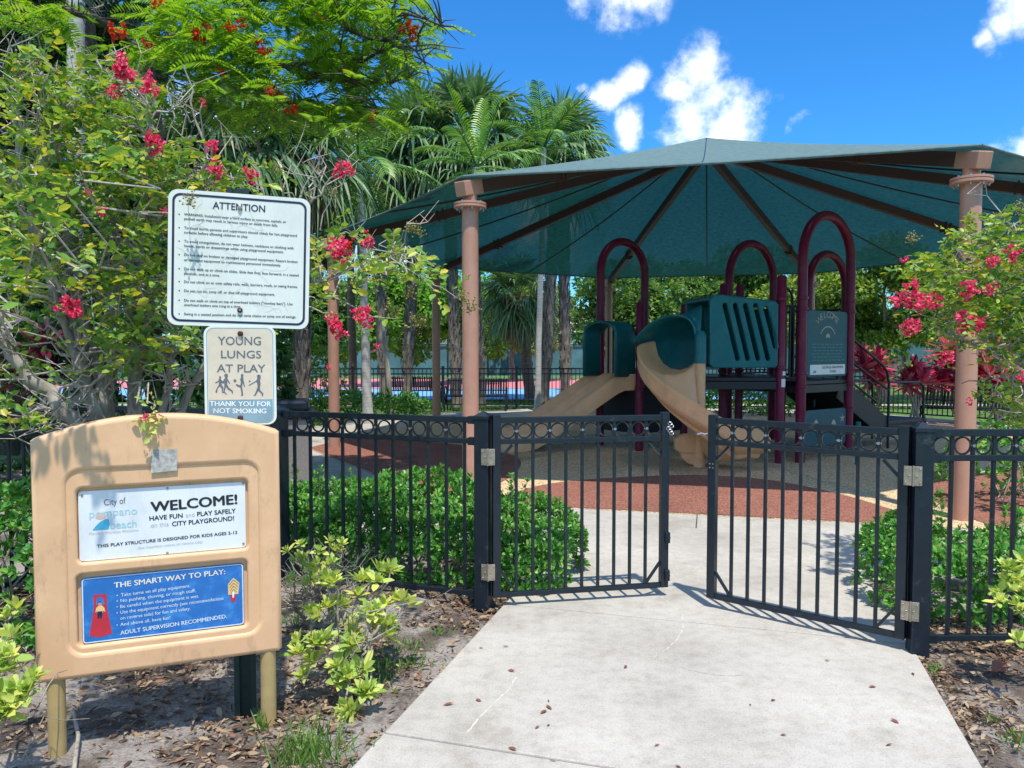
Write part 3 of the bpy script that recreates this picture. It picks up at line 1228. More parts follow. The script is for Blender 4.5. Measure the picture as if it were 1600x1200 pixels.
def build_canopy():
    t = thing('shade_canopy', 'large green eight-sided shade canopy on brown posts over the playground', 'canopy', CEN)
    ap = V((CEN.x, CEN.y, APEX))
    mb = MB()
    m, n = 14, 12
    for k in range(8):
        a, b = octo(RP + .12, k, EAVE), octo(RP + .12, k + 1, EAVE)
        rows = []
        for i in range(m + 1):
            s_ = i / m
            row = []
            for j in range(n + 1):
                q = j / n
                e = a.lerp(b, q)
                bow = 4 * q * (1 - q)
                e = e.lerp(V((CEN.x, CEN.y, EAVE)), .012 * bow)
                p = ap.lerp(e, s_)
                p.z -= .11 * bow * math.sin(math.pi * min(1, s_ * 1.0)) * .6 + .05 * math.sin(math.pi * s_)
                row.append(p)
            rows.append(row)
        mb.grid(rows)
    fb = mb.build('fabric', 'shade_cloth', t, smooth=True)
    mb = MB()
    for k in range(8):
        pts = []
        for i in range(m + 1):
            s_ = i / m
            e = octo(RP + .12, k, EAVE).lerp(octo(RP + .12, k + 1, EAVE), .5).lerp(V((CEN.x, CEN.y, EAVE)), .012)
            p = ap.lerp(e, s_)
            p.z -= .11 * math.sin(math.pi * s_) * .6 + .05 * math.sin(math.pi * s_) + .012
            pts.append(p)
        mb.tube(pts, .014, 6)
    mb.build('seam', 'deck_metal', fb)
    mb = MB()
    for k in range(8):
        a, b = octo(RP + .12, k, EAVE), octo(RP + .12, k + 1, EAVE)
        pts = []
        for j in range(n + 1):
            q = j / n
            e = a.lerp(b, q).lerp(V((CEN.x, CEN.y, EAVE)), .012 * 4 * q * (1 - q))
            e.z -= .012
            pts.append(e)
        mb.tube(pts, .016, 6)
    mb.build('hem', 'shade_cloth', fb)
    for k in range(8):
        c = octo(RP, k)
        dirv = (c - CEN).normalized()
        mb = MB()
        mb.tube([c + V((0, 0, -.1)), c + V((0, 0, 3.28))], .094, 28)
        ps = mb.build('post', 'post_brown', t, smooth=True)
        mb = MB()
        mb.lathe(c + V((0, 0, 3.25)), [(.17, 0), (.185, .004), (.185, .026), (.175, .03), (.175, .034), (.185, .036), (.185, .058), (.17, .062), (.075, .064)], 32)
        mb.tube([c + V((0, 0, 3.30)), c + V((0, 0, 3.49))], .078, 24)
        mb.build('flange', 'post_brown', ps, smooth=True)
        for j in range(8):
            an = 2 * math.pi * j / 8 + .2
            o = c + V((math.cos(an) * .145, math.sin(an) * .145, 0))
            mb = MB()
            mb.tube([o + V((0, 0, 3.222)), o + V((0, 0, 3.325))], .011, 8)
            mb.build('bolt', 'bright_steel', ps)
        # rafter
        a_ = c + dirv * .13 + V((0, 0, EAVE - .155))
        b_ = V((CEN.x, CEN.y, APEX - .27)) + dirv * .18
        mb = MB()
        mb.bar(a_, b_, .11, .15)
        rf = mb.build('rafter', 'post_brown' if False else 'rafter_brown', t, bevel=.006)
        mb = MB()
        mb.bar(c + dirv * .17 + V((0, 0, EAVE - .16)), c - dirv * .14 + V((0, 0, EAVE - .085)), .155, .165)
        mb.build('end_plate', 'post_brown', rf, bevel=.01)
        mb = MB()
        j0 = a_.lerp(b_, .30)
        dd = (b_ - a_).normalized()
        for o in (-.05, .05):
            mb.bar(j0 + dd * (o - .012), j0 + dd * (o + .012), .14, .20)
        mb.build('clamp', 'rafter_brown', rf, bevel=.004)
    mb = MB()
    mb.lathe((CEN.x, CEN.y, APEX - .30), [(.14, 0), (.24, .03), (.24, .22), (.1, .26)], 24)
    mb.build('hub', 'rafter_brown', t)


build_canopy()


# ================================================================== PLAY STRUCTURE
U, W = V((.8, .6, 0)), V((-.6, .8, 0))


def arch_pts(a, b, top, z0=-.05):
    a, b = V(a), V(b)
    r = (b - a).length / 2
    c = (a + b) / 2
    d = (b - a).normalized()
    pts = [a + V((0, 0, z0)), a + V((0, 0, (top - r) * .5)), a + V((0, 0, top - r - .02))]
    for i in range(17):
        t_ = math.pi - math.pi * i / 16
        pts.append(c + d * r * math.cos(t_) + V((0, 0, top - r + r * math.sin(t_))))
    pts += [b + V((0, 0, top - r - .02)), b + V((0, 0, (top - r) * .5)), b + V((0, 0, z0))]
    return pts


def collars(parent, p, zs, r=.068):
    for z in zs:
        mb = MB()
        mb.lathe((p[0], p[1], z), [(r + .006, 0), (r + .016, .006), (r + .016, .040), (r + .006, .046)], 20)
        mb.build('clamp_collar', 'maroon', parent, smooth=True)


def build_play():
    T0 = V((3.9, 12.2, 0))
    t = thing('play_structure', 'maroon, teal and tan playground with spiral slide, double slide and arches under the canopy', 'playground', T0)
    R_ = .066
    P1, P2, P3 = V((3.935, 11.25, 0)), V((4.26, 11.31, 0)), V((5.31, 12.10, 0))

    def post(p, top, zs=()):
        mb = MB()
        mb.tube([V((p[0], p[1], -.05)), V((p[0], p[1], top - .03)), V((p[0], p[1], top - .01)), V((p[0], p[1], top))], [R_, R_, R_ * .85, R_ * .4], 20)
        o = mb.build('post', 'maroon', t, smooth=True)
        collars(o, p, zs, R_)
        return o

    def arch(a, b, top, zs=(), r=R_ + .006):
        mb = MB()
        mb.tube(arch_pts(a, b, top), r, 20)
        o = mb.build('arch', 'maroon', t, smooth=True)
        for q in (a, b):
            collars(o, q, zs, r)
        return o
    arch(P2, P3, 3.69, (2.40, 2.24, 1.30, 1.10, .72))
    p1 = post(P1, 2.75, (2.38, 1.38))
    mb = MB()
    fr = Frame(P1 + V((.012, -.068, 1.12)), (1, 0, 0), (0, 0, 1))
    mb.plate(fr, [(-.02, 0), (.035, 0), (.035, .12), (-.02, .12)], -.008, .001)
    mb.plate(fr, [(-.005, .17), (.035, .17), (.035, .23), (-.005, .23)], -.008, .001)
    mb.build('sticker', 'plate_white', p1)
    Qa, Qb = V((3.38, 12.3, 0)), V((3.80, 12.85, 0))
    post(Qa, 2.72, (1.3,))
    post(Qb, 2.75, (1.3,))
    M1, M2 = V((3.80, 13.5, 0)), V((4.84, 14.28, 0))
    arch(M1, M2, 3.57, (1.3,))
    R1, R2 = V((5.35, 13.9, 0)), V((6.32, 14.62, 0))
    arch(R1, R2, 3.43, (1.3,))
    for p in (V((2.9, 11.75, 0)), V((4.55, 12.95, 0)), V((5.05, 13.4, 0))):
        post(p, 1.2)
    # decks
    def deck(pts, z):
        mb = MB()
        mb.prism([(p.x, p.y) for p in pts], z - .06, z)
        mb.build('deck', 'deck_metal', t, bevel=.01)
        mb = MB()
        for i in range(len(pts)):
            a, b = pts[i], pts[(i + 1) % len(pts)]
            mb.bar(a + V((0, 0, z - .12)), b + V((0, 0, z - .12)), .04, .11)
        mb.build('deck_beam', 'deck_metal', t)
    deck([P2, P3, P3 + W * 1.3, P2 + W * 1.3], 1.2)
    deck([V((2.85, 11.3, 0)), P1, Qb, Qa + V((-.4, .1, 0))], 1.26)
    deck([Qb + V((.02, .06, 0)), V((4.45, 13.1, 0)), M2, M1], 1.2)
    deck([V((4.53, 13.14, 0)), P3 + W * 1.0, R2, R1], 1.2)
    # welcome panel and the low sea panel between the arch legs
    fr = Frame(P2, U, (0, 0, 1))
    LW = (P3 - P2).length
    wp = spline_plate('welcome_panel', fr, [rrect(.105, 1.255, LW - .105, 2.255, .07)], -.02, .02, 'teal_panel', t, .008)
    mb = MB()
    cu, cv = LW / 2, 1.83
    word = 'WELCOME'
    for i, ch in enumerate(word):
        an = rad(128 - i * 76 / 6)
        v, f = text_geom(ch, 0.0)
        k = .098 / .7
        x0 = (v[:, 0].min() + v[:, 0].max()) / 2
        ct, stt = math.cos(an - math.pi / 2), math.sin(an - math.pi / 2)
        ou, ov = cu + .36 * math.cos(an), cv + .36 * math.sin(an) - .04
        mb.add([fr.at(ou + (x - x0) * k * ct - y * k * stt, ov + (x - x0) * k * stt + y * k * ct, .023) for x, y in v], f)
    mb.build('lettering', 'panel_tan', wp)
    mb = MB()
    for r0, r1, a0, a1 in ((.215, .235, 30, 150),):
        pa = [(cu + r1 * math.cos(rad(a)), cv - .04 + r1 * math.sin(rad(a))) for a in range(a0, a1 + 1, 8)]
        pb = [(cu + r0 * math.cos(rad(a)), cv - .04 + r0 * math.sin(rad(a))) for a in range(a1, a0 - 1, -8)]
        for i in range(len(pa) - 1):
            q = [pa[i], pa[i + 1], pb[len(pb) - 2 - i], pb[len(pb) - 1 - i]]
            mb.add([fr.at(u_, v_, .023) for u_, v_ in q], [(0, 1, 2, 3)])
    mb.build('sun_ray', 'panel_tan', wp)
    mb = MB()
    sun_pts = [(cu + .06 * math.cos(rad(a)), cv + .02 + .06 * math.sin(rad(a))) for a in range(0, 181, 15)]
    mb.add([fr.at(u_, v_, .023) for u_, v_ in sun_pts], [tuple(range(len(sun_pts)))])
    mb.build('sun_emblem', 'panel_tan', wp)
    mb = MB()
    rnd = random.Random(3)
    for i in range(6):
        y = 1.74 - i * .048
        x = .22 + rnd.random() * .05
        while x < LW - .25:
            w_ = rnd.uniform(.05, .13)
            mb.plate(fr, [(x, y), (x + w_, y), (x + w_, y + .014), (x, y + .014)], .0195, .022)
            x += w_ + .025
    mb.build('faint_lines', 'panel_ink', wp)
    np_ = spline_plate('name_plate', fr, [rrect(.19, 1.29, LW - .17, 1.44, .012)], .018, .026, 'plate_white', wp)
    mb = MB()
    for s_, u0, u1, v_, h in (('GEORGE BRUMMER', .50, 1.09, 1.380, .040), ('PARK', .72, .90, 1.315, .040)):
        v, f = text_geom(s_, 0.0)
        x0, x1 = v[:, 0].min(), v[:, 0].max()
        mb.add([fr.at(u0 + (x - x0) / (x1 - x0) * (u1 - u0), v_ + y * h / .7, .029) for x, y in v], f)
    mb.build('lettering', 'black_ink', np_)
    mb = MB()
    mb.add([fr.at(u_, v_, .029) for u_, v_ in ((.24, 1.315), (.33, 1.315), (.35, 1.35), (.30, 1.355))], [(0, 1, 2, 3)])
    mb.build('wave_emblem', 'wave_blue_ink', np_)
    lp = spline_plate('sea_panel', fr, [rrect(.10, .20, LW - .10, .76, .05)], -.02, .02, 'teal_panel', t, .006)
    mb = MB()
    fish = [(-.09, 0), (-.05, .10), (0, .13), (.05, .09), (.07, .0), (.11, -.07), (.04, -.05), (-.03, -.06), (-.10, -.07)]
    for ox, oy in ((.38, .50), (.86, .48)):
        mb.plate(fr, [(ox + a * .9, oy + b * .9) for a, b in fish], .018, .024)
    star = []
    for i in range(10):
        r = .075 if i % 2 == 0 else .022
        star.append((1.10 + r * math.cos(rad(90 + 36 * i)), .60 + r * math.sin(rad(90 + 36 * i))))
    mb.plate(fr, star, .018, .024)
    mb.build('sea_shapes', 'panel_tan', lp)
    # barrier bars between the front posts, grab arch, more barriers in the depth
    for a, b, n in ((P1 + V((.08, .02, 0)), P2 - V((.06, .01, 0)), 4), (P3 + W * .15, P3 + W * 1.2, 9), (M1 + U * .1, M2 - U * .1, 9)):
        mb = MB()
        for i in range(n):
            p = a.lerp(b, i / (n - 1))
            mb.tube([p + V((0, 0, 1.25)), p + V((0, 0, 2.3))], .013, 8)
        for z in (1.25, 2.3):
            mb.tube([a + V((0, 0, z)), b + V((0, 0, z))], .018, 8)
        mb.build('barrier', 'deck_metal', t, smooth=True)
    mb = MB()
    g0 = P2 + W * .5
    mb.tube(arch_pts(g0 + U * .12, g0 + U * .52, 2.62, 1.2), .019, 10)
    mb.build('grab_bar', 'deck_metal', t, smooth=True)
    # stub of teal pipe by the arch
    mb = MB()
    mb.tube([V((5.02, 11.1, -.02)), V((5.02, 11.1, .62))], .035, 14)
    mb.build('talk_tube', 'teal_plastic', t, smooth=True)

    # ---------------- spiral slide round a tan pole
    C0 = V((2.67, 10.9, 0))
    ss = MB()
    ss.tube([C0 + V((0, 0, -.02)), C0 + V((0, 0, 1.5))], [.083, .075], 24)
    sp = ss.build('slide_pole', 'tan_plastic', t, smooth=True)
    mb = MB()
    mb.tube([C0 + V((0, 0, 1.47)), C0 + V((0, 0, 1.86)), C0 + V((0, 0, 1.93))], [.086, .082, .05], 24)
    mb.build('pole_sleeve', 'teal_plastic', sp, smooth=True)
    rows = []
    prof = [(.05, .30), (.10, .10), (.20, .02), (.36, -.02), (.54, .0), (.68, .07), (.78, .19), (.825, .33), (.835, .38),
            (.865, .405), (.89, .385), (.885, .34), (.872, .29), (.885, .20), (.865, .15), (.80, .08), (.74, .055), (.72, .0), (.58, -.06), (.36, -.08), (.16, -.05), (.07, .03)]
    for i in range(61):
        th = 128 + (318 - 128) * i / 60
        # height of the bed follows the drop measured on the outer rim
        rim = 1.66 + (180 - th) * (.0086 if th > 165 else .0035) - (.10 if th < 165 else .10)
        if th < 165:
            rim = 1.66 - .10 + 15 * .0086 - .0 + (165 - th) * .002
        z = max(.20, rim - .37 - max(0, (th - 290)) * -.0035)
        c, s_ = math.cos(rad(th)), math.sin(rad(th))
        rows.append([C0 + V((r * c, r * s_, z + dz)) for r, dz in prof])
    # straight run-out at the foot
    th = rad(318)
    tang = V((-math.sin(th), math.cos(th), 0))
    last = rows[-1]
    for q in (.12, .26, .38):
        rows.append([p + tang * q + V((0, 0, -.05 * q / .38 - (.10 * q / .38 if p.z > .35 else 0))) for p in last])
    mb = MB()
    mb.grid([r + [r[0]] for r in rows])
    mb.f.append(tuple(range(len(prof))))
    k0 = (len(rows) - 1) * (len(prof) + 1)
    mb.f.append(tuple(k0 + i for i in range(len(prof) - 1, -1, -1)))
    mb.build('spiral_slide', 'tan_plastic', t, smooth=True)
    mb = MB()
    fr2 = Frame(C0, (1, 0.05, 0), (0, 0, 1))
    mb.plate(fr2, [(-.05, .20), (-.27, .20), (-.35, .24), (-.36, .40), (-.24, .47), (-.05, .47)], -.06, .05)
    mb.plate(fr2, [(-.05, .01), (-.16, .04), (-.26, .13), (-.27, .20), (-.05, .20)], -.08, .03)
    mb.build('slide_foot', 'tan_plastic', sp, bevel=.012)
    # teal cowl over the slide's start: an arch swept round the pole
    rows = []
    cp = [(.05, 1.36), (.05, 1.78), (.075, 1.96), (.14, 2.08), (.26, 2.135), (.42, 2.12), (.58, 2.05), (.72, 1.96), (.84, 1.87), (.93, 1.79), (.935, 1.74), (.935, 1.55), (.93, 1.34)]
    n_ = 22
    for i in range(n_ + 1):
        q = i / n_
        th = 72 + (150 - 72) * q
        lift = .18 * (1 - q) ** 1.5
        flare = 0.0
        if q > .84:
            flare = (q - .84) / .16
        c, s_ = math.cos(rad(th)), math.sin(rad(th))
        row = []
        for j, (r, z) in enumerate(cp):
            if j > 9:
                k_ = max(0, min(1, (th - 116) / 14))
                z = z + (1.775 - (j - 9) * .004 - z) * k_ * k_ * (3 - 2 * k_)
            topness = max(0, min(1, (z - 1.7) / .3))
            rr = r + .06 * flare ** 2 * (1 if r > .4 else 0) + .0
            zz = z + lift * topness + .035 * flare ** 2 * topness
            ext = .17 * flare * topness * (1.0 if r > .25 else .3)
            row.append(C0 + V((rr * c, rr * s_, zz)) + V((-s_, c, 0)) * ext)
        rows.append(row)
    mb = MB()
    mb.grid(rows)
    cw = mb.build('slide_cowl', 'teal_plastic', t, smooth=True, solid=.035, sub=1)
    # slotted teal hood beside it
    f0 = V((2.83, 11.02, 0))
    f1 = V((3.87, 11.17, 0))
    fx = (f1 - f0).normalized()
    fh = Frame(V((f0.x, f0.y, 1.40)), fx, (0, 0, 1))
    Lh = (f1 - f0).length
    slots = []
    for i in range(5):
        u0 = .30 + i * .155
        top, bot = (.90, .14) if i < 4 else (.86, .32)
        lean = .20 if i < 4 else .155
        w_ = .034
        pts = []
        for a in range(0, 181, 30):
            pts.append((u0 - .07 + w_ * math.cos(rad(a)), top + w_ * math.sin(rad(a))))
        for a in range(180, 361, 30):
            pts.append((u0 - .07 + lean + w_ * math.cos(rad(a)), bot + w_ * math.sin(rad(a))))
        slots.append(pts)
    hd = spline_plate('slide_hood', fh, [[(.06, .0), (Lh - .04, .0), (Lh, .04), (Lh, .92), (Lh - .04, .97), (.16, 1.06), (.05, 1.05), (.0, .97), (0, .06)]] + slots, -.06, .0, 'teal_plastic', t, .02)
    back = V((0, 0, 0)) - fh.N * .95
    mb = MB()
    pr = [(0, 0), (0, 1.02), (.12, 1.055), (Lh, .955), (Lh, 0)]
    for w0, w1 in ((-.97, -.93),):
        mb.plate(fh, pr, w0, w1)
    mb.plate(fh, [(0, .97), (0, 1.02), (.12, 1.055), (Lh, .955), (Lh, .905)], -.93, -.065)
    mb.plate(fh, [(Lh - .03, .02), (Lh, .02), (Lh, .88), (Lh - .03, .88)], -.93, -.065)
    mb.plate(fh, [(0.04, 0), (Lh - .04, 0), (Lh - .04, .03), (.04, .03)], -.93, -.065)
    mb.build('hood_shell', 'teal_plastic', hd, bevel=.015)

    # ---------------- double slide from the low deck
    L1, L2 = V((1.54, 13.4, 0)), V((2.42, 14.06, 0))
    N1 = V((2.10, 12.63, 0))
    N2 = N1 + (L2 - L1)
    arch(L1, L2, 3.58, (1.2, .9))
    lo = post(N1, 2.45, (1.92, 1.02))
    post(N2, 2.45)
    deck([N1, N2, L2, L1], 1.08)
    mb = MB()
    for i in range(9):
        p = L1.lerp(L2, (i + .6) / 9.2)
        mb.tube([p + V((0, 0, 1.1)), p + V((0, 0, 2.1))], .014, 8)
    for z in (1.12, 2.1):
        mb.tube([L1 + V((0, 0, z)), L2 + V((0, 0, z))], .02, 8)
    mb.build('barrier', 'deck_metal', t, smooth=True)
    for a, b in ((L1, N1), (N1, N2)):
        fq = Frame(a, b - a, (0, 0, 1))
        ll = (b - a).length
        spline_plate('low_panel', fq, [rrect(.08, .28, ll - .08, .94, .06)], -.015, .015, 'deck_metal', t, .005)
    S0 = V((1.80, 12.68, 0))           # near top corner
    wv = (V((1.36, 13.32, 0)) - S0)
    wid = wv.length
    wv.normalize()
    ax = V((-.985, -.14, 0)).normalized()
    # profile along the run: distance, bed height
    run = [(-.28, 1.12), (-.05, 1.11), (.06, 1.06), (.3, .89), (.6, .675), (.9, .46), (1.2, .25), (1.34, .17), (1.5, .125), (1.75, .11), (2.0, .10), (2.06, .03)]
    run = [(q * (1.06 if q > 0 else 1), z) for q, z in run]
    rows = []
    for s_, z in run:
        hgt = .155 if s_ < 1.5 else (.15 if s_ < 2.0 else .07)
        if s_ < 0:
            hgt = .12
        lanes = [(-.02, -.12), (-.03, hgt - .02), (0, hgt + .03), (.035, hgt - .02), (.055, .02), (.10, 0), (wid / 2 - .10, 0), (wid / 2 - .055, .02), (wid / 2 - .03, hgt - .02),
                 (wid / 2, hgt + .035), (wid / 2 + .03, hgt - .02), (wid / 2 + .055, .02), (wid / 2 + .10, 0), (wid - .10, 0), (wid - .055, .02), (wid - .035, hgt - .02), (wid, hgt + .03), (wid + .03, hgt - .02), (wid + .02, -.12)]
        row = []
        for u_, dz in lanes:
            zz = z + dz
            if dz < 0:
                zz = max(.0, zz)
            row.append(S0 + ax * s_ + wv * u_ + V((0, 0, zz)))
        rows.append(row)
    mb = MB()
    mb.grid(rows)
    mb.build('double_slide', 'tan_plastic', t, smooth=True)
    # small teal hood over its start
    H0, H1 = V((1.68, 12.52, 0)), V((1.22, 13.12, 0))
    hw = (H1 - H0)
    hl = hw.length
    hw.normalize()
    rows = []
    for q in (0, .05, .4, .45):
        row = []
        for i in range(15):
            if i == 0:
                u_, z = 0, 1.22
            elif i == 14:
                u_, z = hl, 1.22
            else:
                a = math.pi * (i - 1) / 12
                u_ = hl / 2 - hl / 2 * math.cos(a)
                z = 1.93 + .20 * math.sin(a)
            row.append(H0 + hw * u_ + U * q + V((0, 0, z)))
        rows.append(row)
    mb = MB()
    mb.grid(rows)
    mb.build('slide_canopy', 'teal_plastic', t, smooth=True, solid=.04)

    # ---------------- transfer steps at the right
    st = MB()
    B0 = P3 + W * .62 + U * .02
    d_ = V((.84, .54, 0)).normalized()
    n_ = V((-d_.y, d_.x, 0))
    for i in range(4):
        p = B0 + d_ * (.2 + i * .31)
        st.box((p.x, p.y, 1.02 - i * .18), (.34, .86, .03), math.atan2(d_.y, d_.x))
        q = p + d_ * -.16
        st.box((q.x, q.y, 1.10 - i * .18), (.02, .86, .17), math.atan2(d_.y, d_.x))
    steps = st.build('steps', 'deck_metal', t)
    mb = MB()
    for s_ in (-.46, .46):
        a, b = B0 + n_ * s_ + V((0, 0, 1.06)), B0 + d_ * 1.35 + n_ * s_ + V((0, 0, .33))
        mb.bar(a, b, .03, .34)
    mb.build('stringer', 'deck_metal', steps)
    pl = B0 + d_ * 1.95
    mb = MB()
    mb.box((pl.x, pl.y, .43), (1.15, .98, .06), math.atan2(d_.y, d_.x))
    mb.box((pl.x, pl.y, .33), (.9, .8, .16), math.atan2(d_.y, d_.x))
    mb.build('platform', 'deck_metal', t, bevel=.01)
    for s_ in (-.48, .48):
        mb = MB()
        o = n_ * s_
        top = [B0 + o + V((0, 0, 2.0)), B0 + d_ * 1.15 + o + V((0, 0, 1.42)), B0 + d_ * 1.30 + o + V((0, 0, 1.30)), B0 + d_ * 1.36 + o + V((0, 0, 1.1)), B0 + d_ * 1.36 + o + V((0, 0, .4))]
        mb.tube(top, .022, 10)
        mb.tube([B0 + o + V((0, 0, 1.62)), B0 + d_ * 1.36 + o + V((0, 0, .98))], .018, 10)
        mb.tube([B0 + o + V((0, 0, 1.30)), B0 + d_ * 1.0 + o + V((0, 0, .80))], .018, 10)
        mb.tube([B0 + d_ * 1.36 + o + V((0, 0, 1.12)), B0 + d_ * 2.3 + o + V((0, 0, 1.10)), B0 + d_ * 2.42 + o + V((0, 0, 1.02)), B0 + d_ * 2.44 + o + V((0, 0, 0))], .022, 10)
        mb.tube([B0 + d_ * 1.36 + o + V((0, 0, .5)), B0 + d_ * 1.36 + o + V((0, 0, 0))], .022, 10)
        mb.build('handrail', 'deck_metal', t, smooth=True)


build_play()


# ================================================================== SIGNS
def build_board():
    L0 = P(56, 1082, 3.035)
    R0 = P(441, 1022, 3.385)
    L0.z = R0.z = .305
    fr = Frame(L0, R0 - L0, (0, 0, 1))
    wid = (R0 - L0).length
    t = thing('welcome_board', 'tan plastic playground welcome board on two tubular legs', 'notice board', G(250, 1165))
    # outline
    pts = [(.0, .012), (.012, 0), (wid - .012, 0), (wid, .012), (wid, .985)]
    hh = .995
    for i in range(21):
        q = i / 20
        u = wid - .012 - (wid - .024) * q
        pts.append((u, hh + .085 * (1 - (2 * q - 1) ** 2)))
    pts.append((0, .985))
    o0 = fr.px(103, 738)
    o1 = fr.px(405, 976)
    o2 = fr.px(102, 1036)
    ou0, ov0, ou1, ov1 = o0[0], o2[1], o1[0], o0[1]
    ov0 = (ov0 + o1[1]) / 2
    win = []
    for a, b, c, d in (((121, 765), (387, 748), (387, 854), (121, 886)), ((121, 903), (386, 872), (386, 974), (121, 1018))):
        q = [fr.px(*p) for p in (a, b, c, d)]
        win.append((min(q[0][0], q[3][0]), (q[2][1] + q[3][1]) / 2, max(q[1][0], q[2][0]), (q[0][1] + q[1][1]) / 2))
    sh = spline_plate('shell', fr, [pts, rrect(ou0, ov0, ou1, ov1, .055)], -.085, .0, 'board_plastic', t, .020)
    e = .022
    spline_plate('inner_frame', fr, [rrect(ou0 - e, ov0 - e, ou1 + e, ov1 + e, .06)] + [rrect(*w_, .022) for w_ in win], -.06, -.010, 'board_plastic', sh, .012)
    spline_plate('back_panel', fr, [rrect(ou0 - e, ov0 - e, ou1 + e, ov1 + e, .05)], -.07, -.036, 'board_plastic', sh)
    conv1 = lambda x, y: (100 + x * .1875, 740 + y * .1875)
    conv2 = lambda x, y: (100 + x * .1875, 860 + y * .1875)
    PW = -.026

    def quad(ps, w):
        q = [fr.px(*p, w) for p in ps]
        return ((q[0][0] + q[3][0]) / 2, (q[2][1] + q[3][1]) / 2, (q[1][0] + q[2][0]) / 2, (q[0][1] + q[1][1]) / 2)
    # pixels are read on the plate's own plane
    frw = Frame(fr.at(0, 0, PW), fr.X, fr.Y)
    q = quad([(123, 769), (384, 752), (384, 852), (123, 882)], PW)
    wp = spline_plate('welcome_plate', fr, [rrect(*q, .014)], -.037, PW, 'plate_white', t, .002)
    w_ = .0012
    mb = MB()
    for s_, a, b, c, bo in (('WELCOME!', (722, 318), (1447, 250), 78, .034), ('HAVE FUN', (712, 392), (990, 366), 36, .022), ('PLAY SAFELY', (1110, 356), (1432, 326), 36, .022),
                            ('CITY PLAYGROUND!', (900, 438), (1418, 388), 36, .022), ('THIS PLAY STRUCTURE IS DESIGNED FOR KIDS AGES 2-12', (275, 618), (1445, 500), 25, .022)):
        write(mb, frw, s_, a, b, c * .1875, w_, bo, conv1)
    mb.build('lettering', 'black_ink', wp)
    mb = MB()
    for s_, a, b, c in (('and', (1015, 364), (1088, 357), 36), ('on this', (724, 450), (872, 436), 38), ('(See important notices on reverse side)', (615, 630), (1152, 577), 22), ("Florida's Warmest Welcome", (212, 512), (620, 480), 22)):
        write(mb, frw, s_, a, b, c * .1875, w_, 0, conv1)
    mb.build('faded_lettering', 'faded_ink', wp)
    mb = MB()
    write(mb, frw, 'City of', (335, 266), (516, 247), 50 * .1875, w_, 0, conv1)
    mb.build('city_lettering', 'grey_ink', wp)
    mb = MB()
    write(mb, frw, 'pompano', (212, 368), (612, 335), 62 * .1875, w_, 0, conv1)
    write(mb, frw, 'beach', (388, 460), (606, 442), 62 * .1875, w_, 0.008, conv1)
    mb.build('logo_lettering', 'pale_blue_ink', wp)

    def shape(pix, conv, w=w_):
        m = MB()
        m.add([frw.at(*frw.px(*conv(*p)), w) for p in pix], [tuple(range(len(pix) - 1, -1, -1))])
        return m
    shape([(238, 472), (262, 440), (300, 402), (345, 378), (372, 382), (382, 420), (370, 462)], conv1, .0014).build('wave_emblem', 'wave_blue_ink', wp)
    shape([(262, 372), (272, 340), (300, 322), (330, 325), (345, 350), (340, 372), (300, 384)], conv1, .0010).build('sun_emblem', 'peach_ink', wp)
    mb = MB()
    for x, y in ((150, 182), (862, 122), (1492, 80), (155, 735), (862, 660), (1495, 582)):
        u, v = frw.px(*conv1(x, y))
        mb = MB()
        mb.tube([frw.at(u, v, 0), frw.at(u, v, .003)], [.0055, .004], 10)
        mb.build('screw', 'hinge_steel', wp)
    # blue plate
    q = quad([(128, 907), (381, 877), (381, 972), (128, 1011)], PW)
    bp = spline_plate('rules_plate', fr, [rrect(*q, .014)], -.037, PW, 'plate_blue', t, .002)
    u0, v0, u1, v1 = q
    spline_plate('plate_border', frw, [rrect(u0 + .002, v0 + .002, u1 - .002, v1 - .002, .013), rrect(u0 + .006, v0 + .006, u1 - .006, v1 - .006, .010)], .0002, .0012, 'pale_ink', bp)
    mb = MB()
    write(mb, frw, 'THE SMART WAY TO PLAY:', (418, 312), (1345, 196), 42 * .1875, w_, .02, conv2)
    mb.build('lettering', 'cream_ink', bp)
    mb = MB()
    for s_, a, b in (('Take turns on all play equipment.', (475, 385), (1052, 305)), ('No pushing, shoving, or rough stuff.', (472, 432), (1097, 346)), ('Be careful when the equipment is wet.', (470, 481), (1125, 391)),
                     ('Use the equipment correctly (see recommendations', (470, 529), (1330, 409)), ('on reverse side) for fun and safety.', (470, 578), (1055, 495)), ('And above all, have fun!', (470, 630), (886, 572))):
        write(mb, frw, s_, a, b, 27 * .1875, w_, .004, conv2)
    for x, y in ((443, 375), (443, 422), (443, 470), (443, 520), (443, 622)):
        u, v = frw.px(*conv2(x, y))
        mb.tube([frw.at(u, v, 0), frw.at(u, v, w_)], .0022, 8)
    write(mb, frw, 'ADULT SUPERVISION RECOMMENDED.', (470, 703), (1358, 562), 32 * .1875, w_, .018, conv2)
    mb.build('rules_lettering', 'pale_ink', bp)
    pic = shape([(212, 716), (250, 470), (243, 370), (358, 362), (358, 470), (402, 690), (305, 722)], conv2, .0008).build('slide_picture', 'red_ink', bp)
    shape([(272, 400), (300, 385), (330, 398), (335, 450), (268, 455)], conv2, .0010).build('opening', 'plate_blue', pic)
    shape([(262, 520), (268, 480), (290, 458), (318, 458), (338, 480), (344, 515), (330, 500), (322, 520), (280, 522), (276, 505)], conv2, .0013).build('child_shirt', 'yellow_ink', pic)
    shape([(280, 508), (322, 505), (316, 560), (302, 568), (298, 540), (292, 570), (278, 562)], conv2, .0016).build('child_trousers', 'navy_ink', pic)
    shape([(288, 455), (286, 436), (300, 426), (314, 436), (312, 455)], conv2, .0016).build('child_head', 'skin_ink', pic)
    shape([(286, 438), (292, 424), (308, 424), (315, 438), (300, 432)], conv2, .0018).build('child_hair', 'black_ink', pic)
